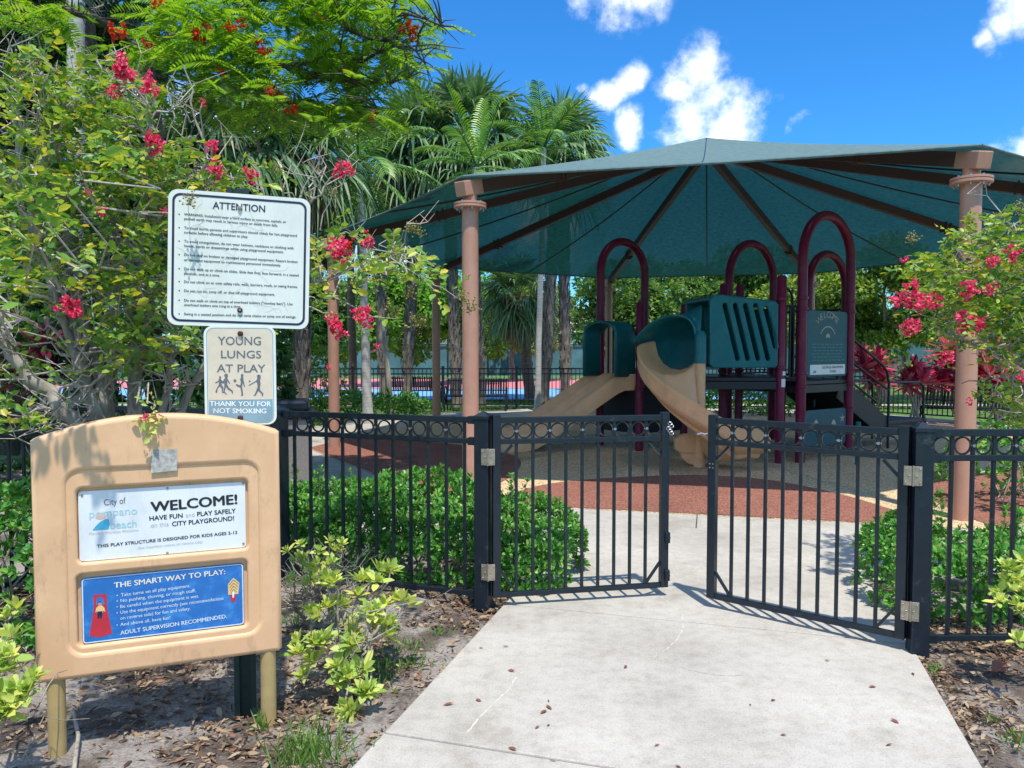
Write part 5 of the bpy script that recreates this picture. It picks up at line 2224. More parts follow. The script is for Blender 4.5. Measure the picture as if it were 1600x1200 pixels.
crape_myrtle('crape myrtle with drooping pink flowers before the right canopy post', (5.2, 5.6, 0),
             [[(1900, 900, 5.6, .06), (1800, 640, 5.6, .045), (1690, 520, 5.55, .03), (1560, 470, 5.5, .014), (1450, 430, 5.5, .005)],
              [(1880, 800, 5.6, .05), (1760, 640, 5.5, .03), (1620, 575, 5.4, .018), (1500, 530, 5.4, .008), (1420, 500, 5.35, .003)],
              [(1800, 640, 5.6, .03), (1700, 450, 5.6, .02), (1600, 380, 5.6, .010), (1510, 365, 5.6, .004)],
              [(1760, 640, 5.5, .03), (1660, 600, 5.3, .02), (1560, 590, 5.2, .008), (1500, 600, 5.2, .003)]],
             [(1450, 430, 38, 32, 1.1), (1490, 410, 45, 42, 1.1), (1550, 385, 60, 32, 1.2), (1590, 350, 45, 20), (1540, 455, 80, 50), (1600, 430, 70, 60), (1470, 490, 55, 35, .8), (1560, 530, 75, 42), (1620, 530, 70, 60), (1440, 545, 40, 20, .6), (1580, 630, 50, 35, .9), (1530, 480, 60, 30)],
             (4.95, 5.9), 520,
             [(1405, 467, 13, 5.2), (1432, 467, 15, 5.2), (1436, 478, 9, 5.2), (1459, 471, 14, 5.2), (1515, 453, 14, 5.2), (1550, 410, 11, 5.2), (1582, 398, 12, 5.2), (1512, 505, 18, 5.1), (1530, 505, 11, 5.1), (1427, 508, 15, 5.1), (1549, 452, 10, 5.2), (1425, 447, 12, 5.3), (1412, 407, 6, 5.3), (1597, 590, 9, 5.0), (1515, 628, 6, 5.1), (1480, 560, 12, 5.3)],
             [(1425, 372, 11, 5.4), (1500, 372, 12, 5.4), (1548, 345, 11, 5.5), (1560, 340, 9, 5.5), (1595, 325, 12, 5.5), (1410, 520, 8, 5.2), (1545, 375, 10, 5.4), (1450, 560, 9, 5.3)],
             12, 170,
             [((1700, 530, 5.4), (1440, 520, 5.2), .005), ((1690, 480, 5.4), (1520, 505, 5.15), .004), ((1680, 470, 5.3), (1530, 385, 5.3), .006), ((1690, 420, 5.3), (1560, 480, 5.2), .004), ((1680, 690, 5.0), (1560, 640, 5.0), .006)])


def rosette_arrays(rng, tips, nleaf, Ln, ratio=.45, up=(0, 0, 1), spread=(.2, 1.25)):
    P_, D_, N_, L_ = [], [], [], []
    for tip, ax in tips:
        ax = np.array(ax, float)
        ax /= np.linalg.norm(ax)
        a = np.cross(ax, (.3, .5, .81))
        a /= np.linalg.norm(a)
        b = np.cross(ax, a)
        ph = rng.uniform(0, 6.28)
        for k in range(nleaf):
            t = ph + k * 2.4
            el = spread[0] + (spread[1] - spread[0]) * k / nleaf
            d = ax * math.cos(el) + (a * math.cos(t) + b * math.sin(t)) * math.sin(el)
            n = ax * math.sin(el) - (a * math.cos(t) + b * math.sin(t)) * math.cos(el)
            P_.append(np.array(tip) - ax * .012 * k / nleaf + d * .004)
            D_.append(d + rng.normal(size=3) * .1)
            N_.append(n)
            L_.append(Ln * rng.uniform(.55, 1.3) * (.6 + .4 * k / nleaf))
    L_ = np.array(L_)
    return leaf_arrays(np.array(P_), np.array(D_), np.array(N_), L_, L_ * ratio, T6 * np.array((1, 1, .7)), F6)


def hedge(label, path, halfw, height, ntips, seed, mat='hedge_leaf', leaf=.055, shoots=14, name='hedge', cat='hedge', nleaf=8):
    rng = np.random.default_rng(seed)
    t = thing(name, label, cat, path[0], 'clipped green hedges' if name == 'hedge' else 'leafy shrubs')
    pts = [V(p) for p in path]
    seg = [(b - a).length for a, b in zip(pts[:-1], pts[1:])]
    tot = sum(seg)
    tips = []
    st = MB()
    ph = rng.uniform(0, 6, 6)

    def along(s_):
        for a, b, l_ in zip(pts[:-1], pts[1:], seg):
            if s_ <= l_:
                return a.lerp(b, s_ / l_), (b - a).normalized()
            s_ -= l_
        return pts[-1], (pts[-1] - pts[-2]).normalized()
    for i in range(ntips):
        s_ = rng.uniform(-halfw * .9, tot + halfw * .9)
        over = max(0, -s_, s_ - tot)
        c, d = along(min(max(s_, 0), tot))
        sgn = -1 if s_ < 0 else 1
        n_ = V((-d.y, d.x, 0))
        a = rng.uniform(-.15, math.pi + .15)
        lump = 1 + .12 * math.sin(s_ * 3.1 + ph[0]) + .10 * math.sin(s_ * 7.3 + ph[1] + a * 2) + rng.normal() * .05
        k = math.sqrt(max(.05, 1 - (over / halfw) ** 2))
        rr = rng.uniform(.72, 1.0) if rng.random() < .45 else 1.0
        off = halfw * math.copysign(abs(math.cos(a)) ** .6, math.cos(a)) * k * lump * rr
        z = height * (max(0, math.sin(a)) ** .5) * (.55 + .45 * k) * lump * rr
        p = c + d * sgn * over + n_ * off + V((0, 0, max(.05, z)))
        ax = n_ * math.cos(a) * .9 + V((0, 0, .35 + .7 * max(0, math.sin(a)))) + d * sgn * over / halfw
        tips.append((np.array(p), np.array(ax) + rng.normal(size=3) * .3))
    for i in range(shoots):
        c, d = along(rng.uniform(0, tot))
        n_ = V((-d.y, d.x, 0))
        b_ = c + n_ * rng.uniform(-.5, .5) * halfw + V((0, 0, height * .9))
        h_ = rng.uniform(.08, .26)
        lean = V((rng.normal() * .05, rng.normal() * .05, h_))
        st.tube([b_ - V((0, 0, .15)), b_ + lean], [.004, .002], 5)
        for q in np.linspace(0, 1, int(2 + h_ * 18)):
            tips.append((np.array(b_ + lean * q), np.array((rng.normal() * .3, rng.normal() * .3, 1))))
    for i in range(26):
        c, d = along(rng.uniform(0, tot))
        e = c + V((rng.normal() * halfw * .4, rng.normal() * halfw * .4, height * .8))
        twig(st, c + V((rng.normal() * .1, rng.normal() * .1, -.04)), e, .009, .003, rng, 4, .06)
    st.build('stems', 'twig_bark', t)
    v, f = rosette_arrays(rng, tips, nleaf, leaf)
    np_mesh('foliage', v, f, mat, t)
    return t


hedge('dense green hedge behind the left fence, rounded where it meets the walk', [(-1.75, 6.25, 0), (-.9, 6.0, 0), (.03, 5.62, 0)], .52, .55, 4200, 21, leaf=.057, shoots=34)
hedge('low dark green hedge behind the right fence', [(2.78, 5.05, 0), (3.6, 4.85, 0), (4.8, 4.8, 0)], .46, .42, 2700, 22, leaf=.056, shoots=26)
hedge('dark leafy shrub beneath the crape myrtle left of the board', [(-3.9, 4.9, 0), (-2.75, 4.75, 0)], .5, .72, 1100, 23, leaf=.075, name='shrub', cat='shrub')


def open_shrub(label, base, tips, seed, mat='variegated_leaf', leaf=.06, d0=3.7, nleaf=14, ratio=.42, stem_r=.012, dead=16, name='shrub'):
    """bare crooked stems ending in leaf rosettes"""
    rng = np.random.default_rng(seed)
    t = thing(name, label, 'shrub', base, 'pale leaved open shrubs')
    st = MB()
    b = V(base)
    forks = [b + V((rng.normal() * .09, rng.normal() * .07, rng.uniform(.08, .22))) for _ in range(4)]
    for f_ in forks:
        twig(st, b + V((rng.normal() * .03, rng.normal() * .03, -.06)), f_, stem_r, stem_r * .75, rng, 4, .06, 0, 7)
    rs = []
    for x, y, d, r in tips:
        p = P(x, y, d)
        f_ = min(forks, key=lambda q: (q - p).length)
        twig(st, f_, p, stem_r * .65, .004, rng, 6, .05, rng.uniform(-.02, .05), 6)
        ax = (p - b).normalized() * .5 + V((0, -.25, .7))
        for k in range(max(1, int(r))):
            q = p + V(rng.normal(size=3)) * (.022 if r > 1 else 0)
            rs.append((np.array(q), np.array(ax) + rng.normal(size=3) * (.45 if r > 1 else .15)))
    for k in range(dead):
        f_ = forks[rng.integers(4)]
        e = f_ + V((rng.normal() * .2, rng.normal() * .15, rng.uniform(.0, .35)))
        twig(st, f_, e, .004, .0015, rng, 5, .1, 0, 4)
    st.build('stems', 'grey_bark', t, smooth=True)
    v, f = rosette_arrays(rng, rs, nleaf, leaf, ratio, spread=(.15, 1.5))
    np_mesh('foliage', v, f, mat, t)
    return t


open_shrub('yellow green shrub with bare crooked stems beside the concrete path', G(553, 1078), [(505, 1000, 3.62, 3), (545, 985, 3.75, 3), (490, 1032, 3.6, 1), (585, 900, 3.95, 2), (612, 885, 4.0, 2), (625, 938, 3.95, 2), (580, 960, 3.8, 3), (605, 985, 3.8, 3), (512, 920, 3.8, 2), (520, 910, 3.8, 1), (575, 1085, 3.5, 3), (540, 1110, 3.45, 3),
           (600, 945, 3.9, 1), (475, 1055, 3.6, 1), (535, 1065, 3.55, 2), (525, 1040, 3.6, 1), (560, 930, 3.9, 1), (548, 1020, 3.6, 2), (640, 945, 3.95, 1), (495, 960, 3.75, 3), (470, 1010, 3.65, 2), (560, 905, 3.95, 2), (530, 945, 3.85, 3), (560, 1050, 3.55, 2)], 31, leaf=.082, nleaf=18)
open_shrub('yellowing twiggy shrub close to the right edge of the tan board', G(490, 985), [(490, 885, 4.1, 3), (470, 875, 4.15, 2), (505, 880, 4.1, 2), (485, 905, 4.05, 2), (530, 860, 4.3, 2), (535, 850, 4.3, 1), (470, 850, 4.3, 1), (500, 860, 4.3, 1), (455, 905, 4.1, 1), (515, 845, 4.35, 1), (448, 860, 4.2, 1)], 32, leaf=.055, dead=110)
open_shrub('pale green shrub at the left foot of the welcome board', (-2.0, 2.85, 0), [(8, 1030, 2.8, 3), (30, 1085, 2.75, 4), (-10, 1095, 2.7, 4), (45, 1070, 2.8, 2), (10, 1110, 2.7, 3), (-30, 1050, 2.75, 4), (0, 1000, 2.9, 2), (10, 965, 3.2, 1), (25, 950, 3.2, 1)], 33, leaf=.075, nleaf=16)
open_shrub('pale leaved shrub with a bent bare stem before the right fence', (2.85, 3.75, 0), [(1575, 905, 3.75, 4), (1590, 890, 3.75, 4), (1562, 925, 3.7, 3), (1600, 920, 3.7, 4), (1615, 900, 3.75, 3), (1585, 950, 3.65, 2), (1620, 960, 3.7, 3), (1590, 1000, 3.6, 1)], 34, leaf=.06, nleaf=14)


# ------------------------------------------------------------------ trees
def limbs(mb, base, top, crown, rng, r, n=7):
    pts = arc_pts(base, top, 0, 5, rng, .04)
    mb.tube(pts, [r * (1 - .35 * i / 5) for i in range(6)], 10)
    for k in range(n):
        c = crown[rng.integers(len(crown))]
        mid = V(top).lerp(V(c[:3]), .5) + V(rng.normal(size=3)) * .15
        mb.tube([V(top) - V((0, 0, rng.uniform(0, .5))), mid, V(c[:3])], [r * .5, r * .28, r * .08], 6)


def crown_clumps(rng, c, rx, ry, rz, n, size=(.26, .42)):
    out = []
    for k in range(n):
        v = rdir(rng, 1)[0]
        q = rng.uniform(.35, 1.0) ** .7
        s_ = rng.uniform(*size)
        out.append((c[0] + v[0] * rx * q, c[1] + v[1] * ry * q, c[2] + v[2] * rz * q, rx * s_, ry * s_, rz * s_ * .8))
    return out


def tree(label, px, d, cy, rx, ry, mat, nleaf, leaf, seed, trunk_px=None, r=.16, bark='grey_bark', nclump=26, name='tree', base_z=-.05, cat='tree'):
    rng = np.random.default_rng(seed)
    c = P(px, cy, d)
    sx, sz = rx * d / FOC, ry * d / FOC
    b = P(trunk_px or px, 600, d)
    b.z = base_z
    t = thing(name, label, cat, b, 'leafy trees beyond the playground')
    cl = crown_clumps(rng, c, sx, min(sx, 4.0), sz, nclump)
    mb = MB()
    top = V((b.x * .4 + c.x * .6, b.y, max(1.2, c.z - sz * .55)))
    limbs(mb, b, top, cl, rng, r)
    mb.build('trunk', bark, t, smooth=True)
    v, f = clump_leaves(rng, cl, int(nleaf * 1.7), leaf * 1.1, .55)
    np_mesh('crown', v, f, mat, t)
    return t


BG = [
    ('bright green tree over the courts, left of the thin dark canopy post', 640, 38, 478, 80, 75, 'bright_leaf', 5200, .26),
    ('bright green tree between the two left canopy posts', 735, 40, 485, 75, 66, 'bright_leaf', 5200, .26),
    ('bright tree between the brown trunk and the leaning pole', 570, 36, 490, 60, 70, 'bright_leaf', 4200, .24),
    ('dull green tree behind the shaggy skirted palm', 800, 44, 490, 90, 62, 'oak_leaf', 5200, .28),
    ('green tree behind the small teal slide hood', 955, 30, 482, 85, 72, 'mid_leaf', 6000, .20),
    ('green tree filling the gap left of the spiral slide hood', 1045, 33, 478, 95, 80, 'mid_leaf', 7000, .22),
    ('leafy green tree behind the middle maroon arch', 1170, 32, 478, 95, 78, 'mid_leaf', 7000, .22),
    ('yellow green oak behind the welcome arch', 1275, 27, 478, 90, 80, 'oak_leaf', 8000, .17),
    ('broad yellow green oak right of the maroon arches', 1385, 25, 470, 100, 85, 'oak_leaf', 10000, .16),
    ('oak behind the right canopy post', 1530, 27, 450, 100, 85, 'oak_leaf', 8000, .17),
    ('oak at the far right beyond the crape myrtle', 1680, 26, 460, 100, 90, 'oak_leaf', 6000, .17),
    ('leafy tree behind the red brown left canopy post', 480, 30, 490, 80, 75, 'mid_leaf', 6000, .2),
]
for i, (lab, px, d, cy, rx, ry, m, n, lf) in enumerate(BG):
    tree(lab, px, d, cy, rx, ry, m, n, lf, 100 + i, r=.17)
# the dark depth at the left
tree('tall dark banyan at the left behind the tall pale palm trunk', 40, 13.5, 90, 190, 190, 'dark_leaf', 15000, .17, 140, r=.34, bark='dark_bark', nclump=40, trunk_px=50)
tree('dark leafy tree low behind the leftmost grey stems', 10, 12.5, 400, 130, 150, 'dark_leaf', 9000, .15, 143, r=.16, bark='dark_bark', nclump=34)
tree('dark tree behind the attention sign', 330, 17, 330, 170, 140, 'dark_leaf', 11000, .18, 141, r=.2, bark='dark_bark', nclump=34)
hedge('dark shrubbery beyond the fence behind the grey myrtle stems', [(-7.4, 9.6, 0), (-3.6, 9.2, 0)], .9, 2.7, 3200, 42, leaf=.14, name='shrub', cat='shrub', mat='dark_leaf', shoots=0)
hedge('sprawling shrub with bare stems by the red brown canopy post', [(-5.6, 17.6, 0), (-4.6, 17.8, 0)], .8, 1.75, 900, 43, leaf=.10, name='shrub', cat='shrub', mat='myrtle_leaf', shoots=0)
hedge('low clipped green hedge at the foot of the far fence palms', [(-6.4, 19.2, 0), (-2.9, 19.8, 0)], .55, .52, 900, 44, leaf=.10, shoots=6)
hedge('small round bush right of the low far hedge', [(-2.6, 20.0, 0), (-2.3, 20.1, 0)], .45, .38, 260, 45, leaf=.09, shoots=0, name='shrub', cat='shrub')
hedge('dark bush behind the spiral slide foot', [(5.2, 20.6, 0), (8.6, 19.0, 0)], .5, .7, 700, 46, leaf=.11, shoots=0, name='shrub', cat='shrub')
hedge('green bush by the small slide hood', [(2.9, 20.9, 0), (3.9, 20.8, 0)], .5, .75, 420, 47, leaf=.11, shoots=0, name='shrub', cat='shrub')
hedge('leafy shrub under the crape myrtle at the right edge', [(5.2, 8.1, 0), (6.3, 8.4, 0)], .5, .75, 420, 48, leaf=.09, shoots=0, name='shrub', cat='shrub')


# ------------------------------------------------------------------ palms
def strip(mb, pts, w, side):
    """a tapering ribbon along pts"""
    n = len(pts)
    vs = []
    for i, p in enumerate(pts):
        q = i / (n - 1)
        ww = w * (.55 + .9 * q * (1 - q) * 2) * (1 - q ** 3) + w * .04
        vs += [p - side * ww / 2, p + side * ww / 2]
    mb.add(vs, [(2 * i, 2 * i + 1, 2 * i + 3, 2 * i + 2) for i in range(n - 1)])


def fan_frond(mb, stem, c, d, Lp, Lb, rng, K=24, droop=.35, wid=.05):
    d = d.normalized()
    side = d.cross(V((0, 0, 1)))
    if side.length < .05:
        side = V((1, 0, 0))
    side.normalize()
    side = (side + V(rng.normal(size=3)) * .25).normalized()
    up = side.cross(d).normalized()
    p1 = c + d * Lp + V((0, 0, -.06 * Lp))
    stem.tube([c, c.lerp(p1, .5) + V((0, 0, .02)), p1], [.022, .016, .012], 5, cap=False)
    for k in range(K):
        a = rad(-115 + 230 * k / (K - 1)) + rng.normal() * .03
        dd = (d * math.cos(a) + side * math.sin(a) + up * .12 * math.cos(a * 2)).normalized()
        ln = Lb * (.72 + .28 * math.cos(a * .8)) * rng.uniform(.9, 1.05)
        dr = droop * rng.uniform(.5, 1.5)
        pts = []
        for i in range(5):
            q = i / 4
            pts.append(p1 + dd * ln * q + V((0, 0, -ln * dr * q ** 2.6)))
        sd = (side * math.cos(a) - d * math.sin(a)).normalized()
        strip(mb, pts, wid, (sd + up * rng.normal() * .3).normalized())


def fan_palm(label, px, cy, d, R, seed, trunk_px=None, n=30, mat='fan_frond', skirt=0, tr=.135, boots=True, K=22, elev=(82, -40), stage=None):
    rng = np.random.default_rng(seed)
    if 18 < d < 22.8:
        R, d = R * 22.9 / d, 22.9 + .1 * (seed % 7)
    c = P(px, cy, d)
    b = P(trunk_px or px, 600, d)
    b.z = -.05
    t = thing('palm_tree', label, 'palm', b, 'palms round the playground')
    mb = MB()
    pts = arc_pts(b, c, 0, 8, rng, .015)
    mb.tube(pts, [tr * (1.12 if i == 0 else 1) * (1 - .1 * i / 8) for i in range(9)], 12)
    trunk = mb.build('trunk', 'boot_bark' if boots else 'brown_bark', t, smooth=True)
    if boots:
        bt = MB()
        H_ = c.z - b.z
        k = 0
        z = .9
        while z < H_ - .3:
            p = b.lerp(c, z / H_)
            a = k * 2.4
            o = V((math.cos(a), math.sin(a), 0))
            sd = V((-o.y, o.x, 0))
            for sg in (-1, 1):
                q0 = p + o * tr * .93 + sd * sg * tr * .05
                q1 = p + o * tr * 1.18 + sd * sg * tr * .62 + V((0, 0, .26))
                bt.bar(q0 + V((0, 0, -.12)), q1, .055, .03, up=o)
            z += .075
            k += 1
        bt.build('leaf_bases', 'boot_bark', trunk)
    fr, st = MB(), MB()
    for k in range(n):
        q = (k + .5) / n
        el = rad(elev[0] + (elev[1] - elev[0]) * q + rng.normal() * 6)
        az = k * 2.399 + rng.normal() * .2
        dv = V((math.cos(az) * math.cos(el), math.sin(az) * math.cos(el), math.sin(el)))
        fan_frond(fr, st, c + V((0, 0, .1)), dv, R * rng.uniform(.38, .55), R * rng.uniform(.5, .66), rng, K, .16 + .80 * q, R * .044)
    st.build('stalks', 'feather_frond', t)
    fr.build('crown', mat, t)
    if skirt:
        sk = MB()
        for k in range(skirt):
            a = rng.uniform(0, 2 * math.pi)
            r0 = R * rng.uniform(.08, .42)
            o = V((math.cos(a), math.sin(a), 0))
            p = c + o * r0 + V((0, 0, rng.uniform(-.1, .12) * R))
            ln = R * rng.uniform(.45, .95)
            p2 = p + o * rng.uniform(-.1, .12) * R + V((0, 0, -ln))
            sd = V((rng.normal(), rng.normal(), 0)).normalized()
            strip(sk, [p, p.lerp(p2, .35) + o * .05 * R, p.lerp(p2, .7), p2], R * .04, sd)
        sk.build('dead_leaves', 'dead_frond', t)
    return t


def feather_frond(mb, st, c, d, L_, rng, pairs=26, Lm=.5, arch_=.5, wid=.035, vee=.5):
    d = d.normalized()
    pts = []
    p = V(c)
    dv = V(d)
    n = 14
    for i in range(n + 1):
        pts.append(V(p))
        dv = (dv + V((0, 0, -arch_ * 2.2 / n * (.3 + i / n)))).normalized()
        p = p + dv * L_ / n
    st.tube(pts, [.022 * (1 - .8 * i / n) + .003 for i in range(n + 1)], 5, cap=False)
    for k in range(pairs):
        q = .14 + .85 * k / pairs
        i = min(n - 1, int(q * n))
        f_ = q * n - i
        p = pts[i].lerp(pts[i + 1], f_)
        tg = (pts[i + 1] - pts[i]).normalized()
        side = tg.cross(V((0, 0, 1)))
        if side.length < .1:
            side = V((1, 0, 0))
        side.normalize()
        up = side.cross(tg)
        ln = Lm * (math.sin(math.pi * (.12 + .80 * q)) ** .7) * rng.uniform(.88, 1.08)
        for sg in (-1, 1):
            dd = (side * sg * .8 + tg * (.45 + .5 * q) + up * vee).normalized()
            pp = [p + dd * ln * s_ + V((0, 0, -ln * .55 * s_ ** 2)) for s_ in (0, .35, .7, 1)]
            strip(mb, pp, wid, (tg * .9 + up * .3 * sg).normalized())


def feather_palm(label, px, cy, d, L_, seed, trunk_px=None, n=13, mat='feather_frond', spear=2, tr=.11, bark='royal_bark', elev=(78, -15), Lm=.55, crown_only=False):
    rng = np.random.default_rng(seed)
    c = P(px, cy, d)
    b = P(trunk_px or px, 600, d)
    b.z = -.05
    t = thing('palm_tree', label, 'palm', b, 'palms round the playground')
    mb = MB()
    mb.tube(arc_pts(b, c, 0, 8, rng, .01), [tr * (1.25 if i == 0 else 1 - .2 * i / 8) for i in range(9)], 14)
    mb.build('trunk', bark, t, smooth=True)
    fr, st, yf = MB(), MB(), MB()
    for k in range(n):
        q = (k + .5) / n
        el = rad(elev[0] + (elev[1] - elev[0]) * q + rng.normal() * 5)
        az = k * 2.399 + seed
        dv = V((math.cos(az) * math.cos(el), math.sin(az) * math.cos(el), math.sin(el)))
        young = k < spear
        feather_frond(yf if young else fr, st, c, dv, L_ * rng.uniform(.85, 1.1), rng, 26, Lm * L_ / 2.2, .12 if young else .45 + .3 * q, .034 * L_ / 1.6, .55 if young else .35)
    st.build('stalks', 'feather_frond', t)
    fr.build('crown', mat, t)
    if spear:
        yf.build('young_fronds', 'young_frond', t)
    return t


fan_palm('fan palm with stiff upright fronds against the sky, left of the canopy', 730, 215, 20, 2.1, 201, 752, n=34, skirt=90, K=24)
fan_palm('fan palm crowded between two feather palms, trunk beside the leaning pole', 655, 235, 19.5, 1.9, 202, 634, n=32, skirt=140, K=22)
fan_palm('fan palm whose crown hangs just above the canopy edge', 872, 235, 22, 1.9, 203, 850, n=34, skirt=40, K=22)
fan_palm('fan palm with yellowing drooping fronds above the attention sign', 475, 262, 16, 1.55, 204, 470, n=30, skirt=220, K=22)
fan_palm('shaded fan palm with long fronds left of the yellowing palm', 375, 225, 15, 1.7, 205, 372, n=34, skirt=60, K=24)
fan_palm('fan palm with a thick grey skirt of dead leaves over the canopy corner', 590, 290, 18.5, 1.5, 206, 600, n=26, skirt=260, K=20, elev=(60, -55))
fan_palm('short palm with shaggy brown skirt beyond the far fence', 812, 468, 27, 1.75, 207, 829, n=40, skirt=420, K=20, boots=False, tr=.2)
fan_palm('palm hidden above by the canopy, its trunk right of the skirted palm', 880, 300, 23, 1.6, 208, 884, n=22, K=16)
fan_palm('palm with bare brown trunk by the leftmost canopy post', 545, 330, 24, 1.6, 209, 553, n=24, K=18, boots=False, tr=.13)
fan_palm('palm with a deeply crossed trunk left of the thick pink brown post', 700, 280, 21, 1.6, 210, 714, n=24, K=18, skirt=120)
feather_palm('feather palm with a long frond hanging down beside the canopy', 560, 255, 17.5, 2.3, 220, 575, n=17, spear=1, elev=(80, -50))
feather_palm('feather palm with bright young fronds over the left canopy post', 745, 262, 18, 1.9, 221, 735, n=13, spear=3)
feather_palm('tall feather palm with upright spear fronds against the blue sky', 850, 232, 21, 2.1, 222, 840, n=15, spear=1, tr=.085)


def royal_palm():
    rng = np.random.default_rng(5)
    d = 9.5
    b, c = P(117, 600, d), P(117, -420, d)
    b.z = -.05
    t = thing('palm_tree', 'tall pale grey ringed palm trunk rising out of the picture at left', 'palm', b, 'palms round the playground')
    mb = MB()
    n = 120
    pts = [b.lerp(c, i / n) for i in range(n + 1)]
    mb.tube(pts, [.098 * (1.03 if i % 3 == 0 else .99) for i in range(n + 1)], 18)
    mb.build('trunk', 'royal_bark', t, smooth=True)
    fr, st = MB(), MB()
    for k in range(14):
        el = rad(70 - 85 * k / 14)
        az = k * 2.4
        feather_frond(fr, st, c, V((math.cos(az) * math.cos(el), math.sin(az) * math.cos(el), math.sin(el))), 2.8, rng, 30, .6, .5)
    st.build('stalks', 'feather_frond', t)
    fr.build('crown', 'feather_frond', t)


royal_palm()


def dark_palm():
    rng = np.random.default_rng(15)
    b, c = P(170, 600, 11.5), P(135, 20, 11.5)
    b.z = -.05
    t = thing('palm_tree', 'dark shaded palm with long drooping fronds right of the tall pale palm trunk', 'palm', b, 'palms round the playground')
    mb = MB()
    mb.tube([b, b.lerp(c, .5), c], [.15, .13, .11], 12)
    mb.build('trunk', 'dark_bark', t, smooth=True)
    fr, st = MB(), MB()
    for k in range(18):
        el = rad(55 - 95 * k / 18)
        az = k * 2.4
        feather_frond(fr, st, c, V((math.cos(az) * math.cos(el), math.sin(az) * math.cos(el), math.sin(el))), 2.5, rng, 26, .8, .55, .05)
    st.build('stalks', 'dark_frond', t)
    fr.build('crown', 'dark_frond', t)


dark_palm()


# ------------------------------------------------------------------ flame tree over the upper left
def poinciana():
    rng = np.random.default_rng(61)
    b = P(255, 600, 10.5)
    b.z = -.05
    t = thing('flame_tree', 'spreading feathery flame tree with red flowers overhanging at the upper left', 'tree', b)
    mb = MB()
    fork = P(225, 80, 10.2)
    mb.tube(arc_pts(b, fork, 0, 6, rng, .05), [.17, .15, .14, .13, .12, .11, .10], 12)
    br = [[(225, 80, 10.2), (333, 97, 9.6), (450, 100, 9.0), (560, 95, 8.6), (680, 45, 8.3)],
          [(333, 97, 9.6), (420, 150, 9.0), (500, 172, 8.7), (590, 170, 8.4)],
          [(225, 80, 10.2), (350, 20, 9.4), (480, 0, 8.8), (600, 10, 8.4), (690, 40, 8.2)],
          [(225, 80, 10.2), (150, 30, 9.2), (60, 10, 8.6), (-30, 20, 8.2)],
          [(450, 100, 9.0), (540, 130, 8.5), (640, 120, 8.2)],
          [(333, 97, 9.6), (300, 160, 9.2), (250, 190, 9.0)],
          [(480, 0, 8.8), (560, 50, 8.4), (650, 80, 8.1)],
          [(225, 80, 10.2), (300, -40, 9.0), (420, -90, 8.2), (560, -110, 7.6)]]
    tips = []
    for s_ in br:
        pts = [P(*q) for q in s_]
        fine = []
        for a, c in zip(pts[:-1], pts[1:]):
            fine += [a.lerp(c, k / 4) + V(rng.normal(size=3)) * .03 for k in range(4)]
        fine.append(pts[-1])
        n = len(fine)
        mb.tube(fine, [.06 * (1 - .88 * i / (n - 1)) for i in range(n)], 7)
        for i in range(2, n):
            for k in range(4):
                e = fine[i] + V((rng.normal() * .28, rng.normal() * .4, rng.normal() * .10))
                mb.tube([fine[i], fine[i].lerp(e, .5) + V((0, 0, .04)), e], [.012, .008, .003], 4, cap=False)
                tips.append(e)
    mb.build('trunk', 'dark_bark', t, smooth=True)
    ells = [(565, 112, 90, 42, 1.2), (430, 62, 150, 50), (270, 55, 110, 55, .8), (610, 50, 60, 40, .8), (480, 172, 110, 18, 1.3), (390, 150, 70, 35), (560, 178, 50, 18, 1.2), (640, 45, 45, 20, .8), (45, 22, 85, 18, 1.2), (480, -10, 200, 30), (200, 130, 50, 40, .4), (560, 0, 80, 30, .8), (300, 120, 60, 40, .6)]
    P_, D_, N_, L_ = [], [], [], []
    spots = [np.array(P(x, y, rng.uniform(7.9, 9.6))) for x, y, i in sample_px(rng, ells, 760)]
    for s_ in spots:
        az = rng.uniform(0, 2 * math.pi)
        d = np.array((math.cos(az), math.sin(az), rng.normal() * .18 - .08))
        d /= np.linalg.norm(d)
        side = np.cross(d, (0, 0, 1.0))
        side /= np.linalg.norm(side)
        ln = rng.uniform(.30, .46)
        m = 13
        roll = rng.normal() * .35
        up = np.cross(side, d)
        side = side * math.cos(roll) + up * math.sin(roll)
        for k in range(m):
            q = (k + 1) / m
            p = s_ + d * ln * q + np.array((0, 0, -ln * .35 * q * q))
            for sg in (-1, 1):
                P_.append(p)
                D_.append(side * sg + d * .55 + np.array((0, 0, -.12)))
                N_.append(up + rng.normal(size=3) * .15)
                L_.append(ln * .34 * math.sin(math.pi * (.12 + .8 * q)) + .02)
    L_ = np.array(L_)
    v, f = leaf_arrays(np.array(P_), np.array(D_), np.array(N_), L_, .030, T4, F4)
    np_mesh('foliage', v, f, 'poinciana_leaf', t)
    for x, y, r in ((423, 140, 11), (441, 150, 9), (456, 172, 11), (640, 44, 13), (646, 58, 9), (316, 52, 17), (184, 50, 15), (362, 42, 10), (402, 62, 9), (413, 83, 11), (228, 70, 9), (346, 113, 9), (544, 112, 9), (586, 178, 10), (467, 62, 10), (378, 36, 8), (250, 8, 11), (500, 30, 8)):
        flower_cluster(t, P(x, y, 8.1), r * 8.1 / FOC, rng, 'red_petal', 90, .8)


poinciana()


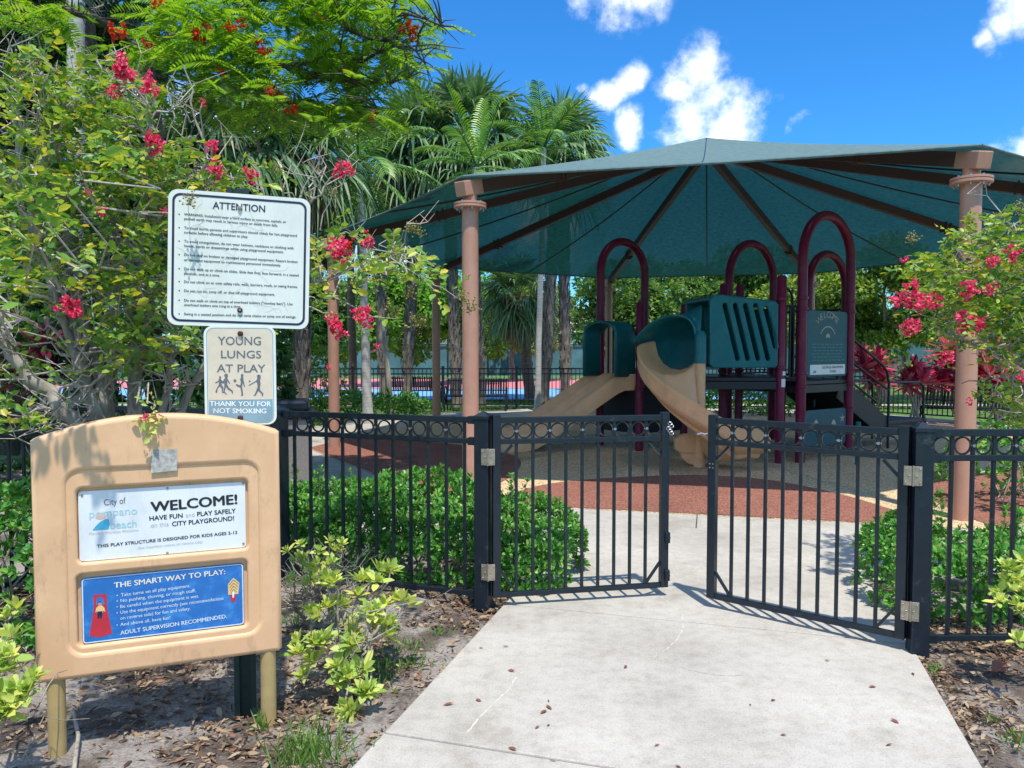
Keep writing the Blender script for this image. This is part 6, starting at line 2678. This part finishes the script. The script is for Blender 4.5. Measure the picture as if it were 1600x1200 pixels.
# ------------------------------------------------------------------ cordylines
def cordyline(label, px, d, heads, seed, nl=42, mat='cordyline_leaf'):
    rng = np.random.default_rng(seed)
    b = P(px, 600, d)
    b.z = -.04
    t = thing('cordyline', label, 'red shrub', b, 'red leaved cordylines')
    st = MB()
    tips = []
    for x, y, L_ in heads:
        p = P(x, y, d + rng.normal() * .2)
        twig(st, b + V((rng.normal() * .08, rng.normal() * .08, 0)), p, .03, .018, rng, 5, .03, 0, 7)
        tips.append((np.array(p), L_ * 1.3))
    st.build('stems', 'twig_bark', t, smooth=True)
    arr = []
    for p, L_ in tips:
        arr.append(rosette_arrays(rng, [(p, np.array((0, 0, 1)) + rng.normal(size=3) * .12)], nl, L_, .21, spread=(.1, 2.0)))
    v, f = merge(arr)
    np_mesh('foliage', v, f, mat, t)


cordyline('single red leaved cordyline with bare stems between the steps and the post', 1428, 17.0, [(1428, 590, .50), (1418, 602, .48), (1442, 600, .48), (1430, 580, .42)], 301)
cordyline('tall crimson cordyline behind the right post and bench', 1500, 17.6, [(1480, 575, .6), (1505, 560, .65), (1470, 600, .55), (1495, 605, .55), (1520, 585, .6), (1485, 550, .5)], 302)
cordyline('broad dark red cordyline right of the post behind the bench', 1560, 17.3, [(1545, 590, .6), (1570, 600, .6), (1590, 585, .55), (1550, 565, .6), (1560, 615, .5), (1605, 605, .5)], 303)
cordyline('red cordyline half hidden behind the stair rails', 1365, 18.2, [(1350, 580, .55), (1370, 572, .55), (1362, 600, .5), (1380, 595, .5), (1345, 560, .45)], 304)
cordyline('dark purple cordyline in the shade at the far left', 75, 8.4, [(60, 575, .35), (85, 590, .35), (70, 540, .3), (40, 590, .3)], 305, mat='cordyline_dark_leaf')


# ------------------------------------------------------------------ litter, grass, fallen leaves
def in_beds(rng, n, left=True):
    out = []
    while len(out) < n:
        x, y = rng.uniform(-3.6, .1) if left else rng.uniform(1.7, 3.6), rng.uniform(2.3, 5.4) if left else rng.uniform(2.8, 4.75)
        p = V((x, y, 0))
        tt = (p - path_pt(0, 0)).dot(PX)
        if left and tt > -.015 or (not left and tt < 2.415):
            continue
        side = -tt if left else tt - 2.40
        g = math.sin(x * 2.3 + 1) * math.sin(y * 2.9 + .5) + .6 * math.sin(x * 5.1 + y * 4.3)
        dens = .10 + .36 * g + (.75 if left and (x < -.70 or y > 4.55) else 0) + (.55 * math.exp(-side / .12)) + (.5 if not left and y > 3.85 else 0)
        if rng.random() < dens:
            out.append((x, y))
    return np.array(out)


def ground_z(x, y):
    tt = (V((x, y, 0)) - path_pt(0, 0)).dot(PX)
    side = max(-tt, tt - 2.40)
    return -.030 + min(1, max(0, (side - .05) / .8)) * min(1, max(0, y - 3.9)) * .05


def litter():
    rng = np.random.default_rng(71)
    for left, n in ((True, 19000), (False, 6500)):
        xy = in_beds(rng, n, left)
        z = np.array([ground_z(x, y) for x, y in xy]) + rng.uniform(.0, .022, n)
        pos = np.column_stack([xy, z])
        a = rng.uniform(0, 2 * math.pi, n)
        d = np.column_stack([np.cos(a), np.sin(a), rng.normal(size=n) * .18])
        nn = np.column_stack([rng.normal(size=n) * .45, rng.normal(size=n) * .45, np.ones(n)])
        ln = np.where(rng.random(n) < .62, rng.uniform(.008, .026, n), rng.uniform(.026, .066, n))
        v, f = leaf_arrays(pos, d, nn, ln, ln * rng.uniform(.14, .48, n), T6, F6)
        o = np_mesh('leaf_litter', v, f, 'litter')
        tag(o, 'brown leaf litter and mulch on the bed ' + ('left of the path' if left else 'right of the path'), 'leaf litter', kind='stuff')
    # green grass tufts
    P_, D_, L_ = [], [], []
    for x, y, n, r, h in ((600, 985, 90, .10, .06), (640, 1005, 80, .12, .05), (600, 1035, 120, .13, .06), (650, 1030, 60, .08, .05), (500, 1170, 150, .13, .13), (470, 1185, 90, .1, .12), (590, 1060, 60, .1, .05), (460, 975, 40, .08, .08), (1460, 1042, 30, .04, .05), (1590, 1150, 50, .07, .06), (1550, 1120, 16, .03, .05), (480, 1120, 30, .05, .04), (690, 985, 30, .06, .05), (408, 1130, 26, .03, .09)):
        c = G(x, y)
        for k in range(n):
            q = rng.normal(size=2) * r * .6
            P_.append((c.x + q[0], c.y + q[1], ground_z(c.x, c.y) - .005))
            D_.append((rng.normal() * .5, rng.normal() * .5, 1))
            L_.append(h * rng.uniform(.5, 1.3))
    L_ = np.array(L_)
    v, f = leaf_arrays(np.array(P_), np.array(D_), rng.normal(size=(len(P_), 3)) + np.array((0, -1, 0)), L_, .006, T6, F6)
    o = np_mesh('grass', v, f, 'grass_blade')
    tag(o, 'thin green grass tufts in the sandy bed beside the path', 'grass', kind='stuff')
    # lawn beyond the far fence
    n = 16000
    x, y = rng.uniform(-12, 17, n), rng.uniform(21.2, 26.4, n)
    ok = (np.abs(y - 23.75) > .4) & ~((x > 5) & (y < 22.2))
    x, y = x[ok], y[ok]
    pos = np.column_stack([x, y, np.full(len(x), -.06)])
    d = np.column_stack([rng.normal(size=len(x)) * .5, rng.normal(size=len(x)) * .5, np.ones(len(x))])
    ln = rng.uniform(.05, .11, len(x))
    v, f = leaf_arrays(pos, d, rng.normal(size=(len(x), 3)), ln, .022, T4, F4)
    o = np_mesh('grass', v, f, 'grass_blade')
    tag(o, 'bright lawn beyond the far black fence', 'grass', kind='stuff')


litter()


def fallen_leaves():
    rng = np.random.default_rng(81)
    spots = [(560 + x * .4, 1000 + y * .4) for x, y in ((487, 35), (588, 28), (583, 120), (1047, 101), (480, 243), (330, 258), (742, 236), (755, 276), (711, 291), (690, 350), (737, 340), (585, 422), (745, 472), (1155, 417), (1238, 490), (1527, 252))]
    spots += [(1200 + x * .25, 960 + y * .25) for x, y in ((352, 288), (677, 455), (46, 535), (820, 688), (736, 826), (75, 757), (622, 160), (380, 55), (900, 366))]
    for x, y in spots:
        p = np.array(G(x, y)) + np.array((0, 0, .004))
        a = rng.uniform(0, 6.28)
        ln = rng.uniform(.022, .052)
        v, f = leaf_arrays(p[None], np.array([[math.cos(a), math.sin(a), .12]]), np.array([[rng.normal() * .3, rng.normal() * .3, 1]]), ln, ln * rng.uniform(.3, .5), T6 * np.array((1, 1, .9)), F6)
        o = np_mesh('fallen_leaf', v, f, 'dry_leaf')
        tag(o, 'small dry reddish leaf lying on the pale concrete path', 'leaf', 'dry leaves fallen on the path')
    # one big curled leaf on the right bed
    p = np.array(G(1550, 1055)) + np.array((0, 0, .02))
    v, f = leaf_arrays(p[None], np.array([[.8, .5, .1]]), np.array([[.1, -.5, 1]]), .15, .075, T6, F6)
    o = np_mesh('fallen_leaf', v, f, 'dry_leaf')
    tag(o, 'large tan dead leaf lying on the sandy bed at right', 'leaf')
    # stick by the left leg of the board
    mb = MB()
    a, b = G(128, 1200), G(118, 1125)
    mb.tube([a + V((.02, -.1, .0)), a.lerp(b, .5) + V((0, 0, .03)), b + V((-.01, 0, .05))], [.009, .008, .006], 8)
    tag(mb.build('stick', 'twig_bark', smooth=True), 'bleached stick on the mulch by the left board leg', 'stick')


fallen_leaves()


def path_marks():
    """chalky scratches and a rust scuff on the concrete"""
    rng = np.random.default_rng(91)
    for nm, mat, pix, w in (('scratch_mark', 'chalk', [(730, 1145), (748, 1122), (772, 1098), (792, 1080), (806, 1060), (815, 1050)], .010), ('scratch_mark', 'chalk', [(1030, 930), (1050, 945), (1066, 960), (1068, 978), (1058, 1000), (1035, 1020), (1010, 1032)], .008), ('rust_scuff', 'rust_scuff', [(1060, 1041), (1085, 1048), (1115, 1054), (1140, 1056), (1165, 1054)], .016), ('scratch_mark', 'chalk', [(1050, 880), (1062, 892), (1080, 897), (1090, 885)], .006)):
        raw = [G(*p, .0015) for p in pix]
        pts = []
        for a, b in zip(raw[:-1], raw[1:]):
            for k in range(7):
                q = a.lerp(b, k / 7)
                pts.append(q + V((rng.normal() * .0022, rng.normal() * .0022, 0)))
        pts.append(raw[-1])
        vs, fs = [], []
        for i, p in enumerate(pts):
            a = pts[min(i + 1, len(pts) - 1)] - pts[max(i - 1, 0)]
            n = V((-a.y, a.x, 0)).normalized()
            ww = w * rng.uniform(.12, 1.0) * (.2 if i in (0, len(pts) - 1) else 1)
            vs += [p - n * ww / 2, p + n * ww / 2]
        fs = [(2 * i, 2 * i + 1, 2 * i + 3, 2 * i + 2) for i in range(len(pts) - 1) if rng.random() < (.9 if pix[0][0] == 730 else .6)]
        mb = MB()
        mb.add(vs, fs)
        tag(mb.build(nm, mat), kind='structure')


path_marks()
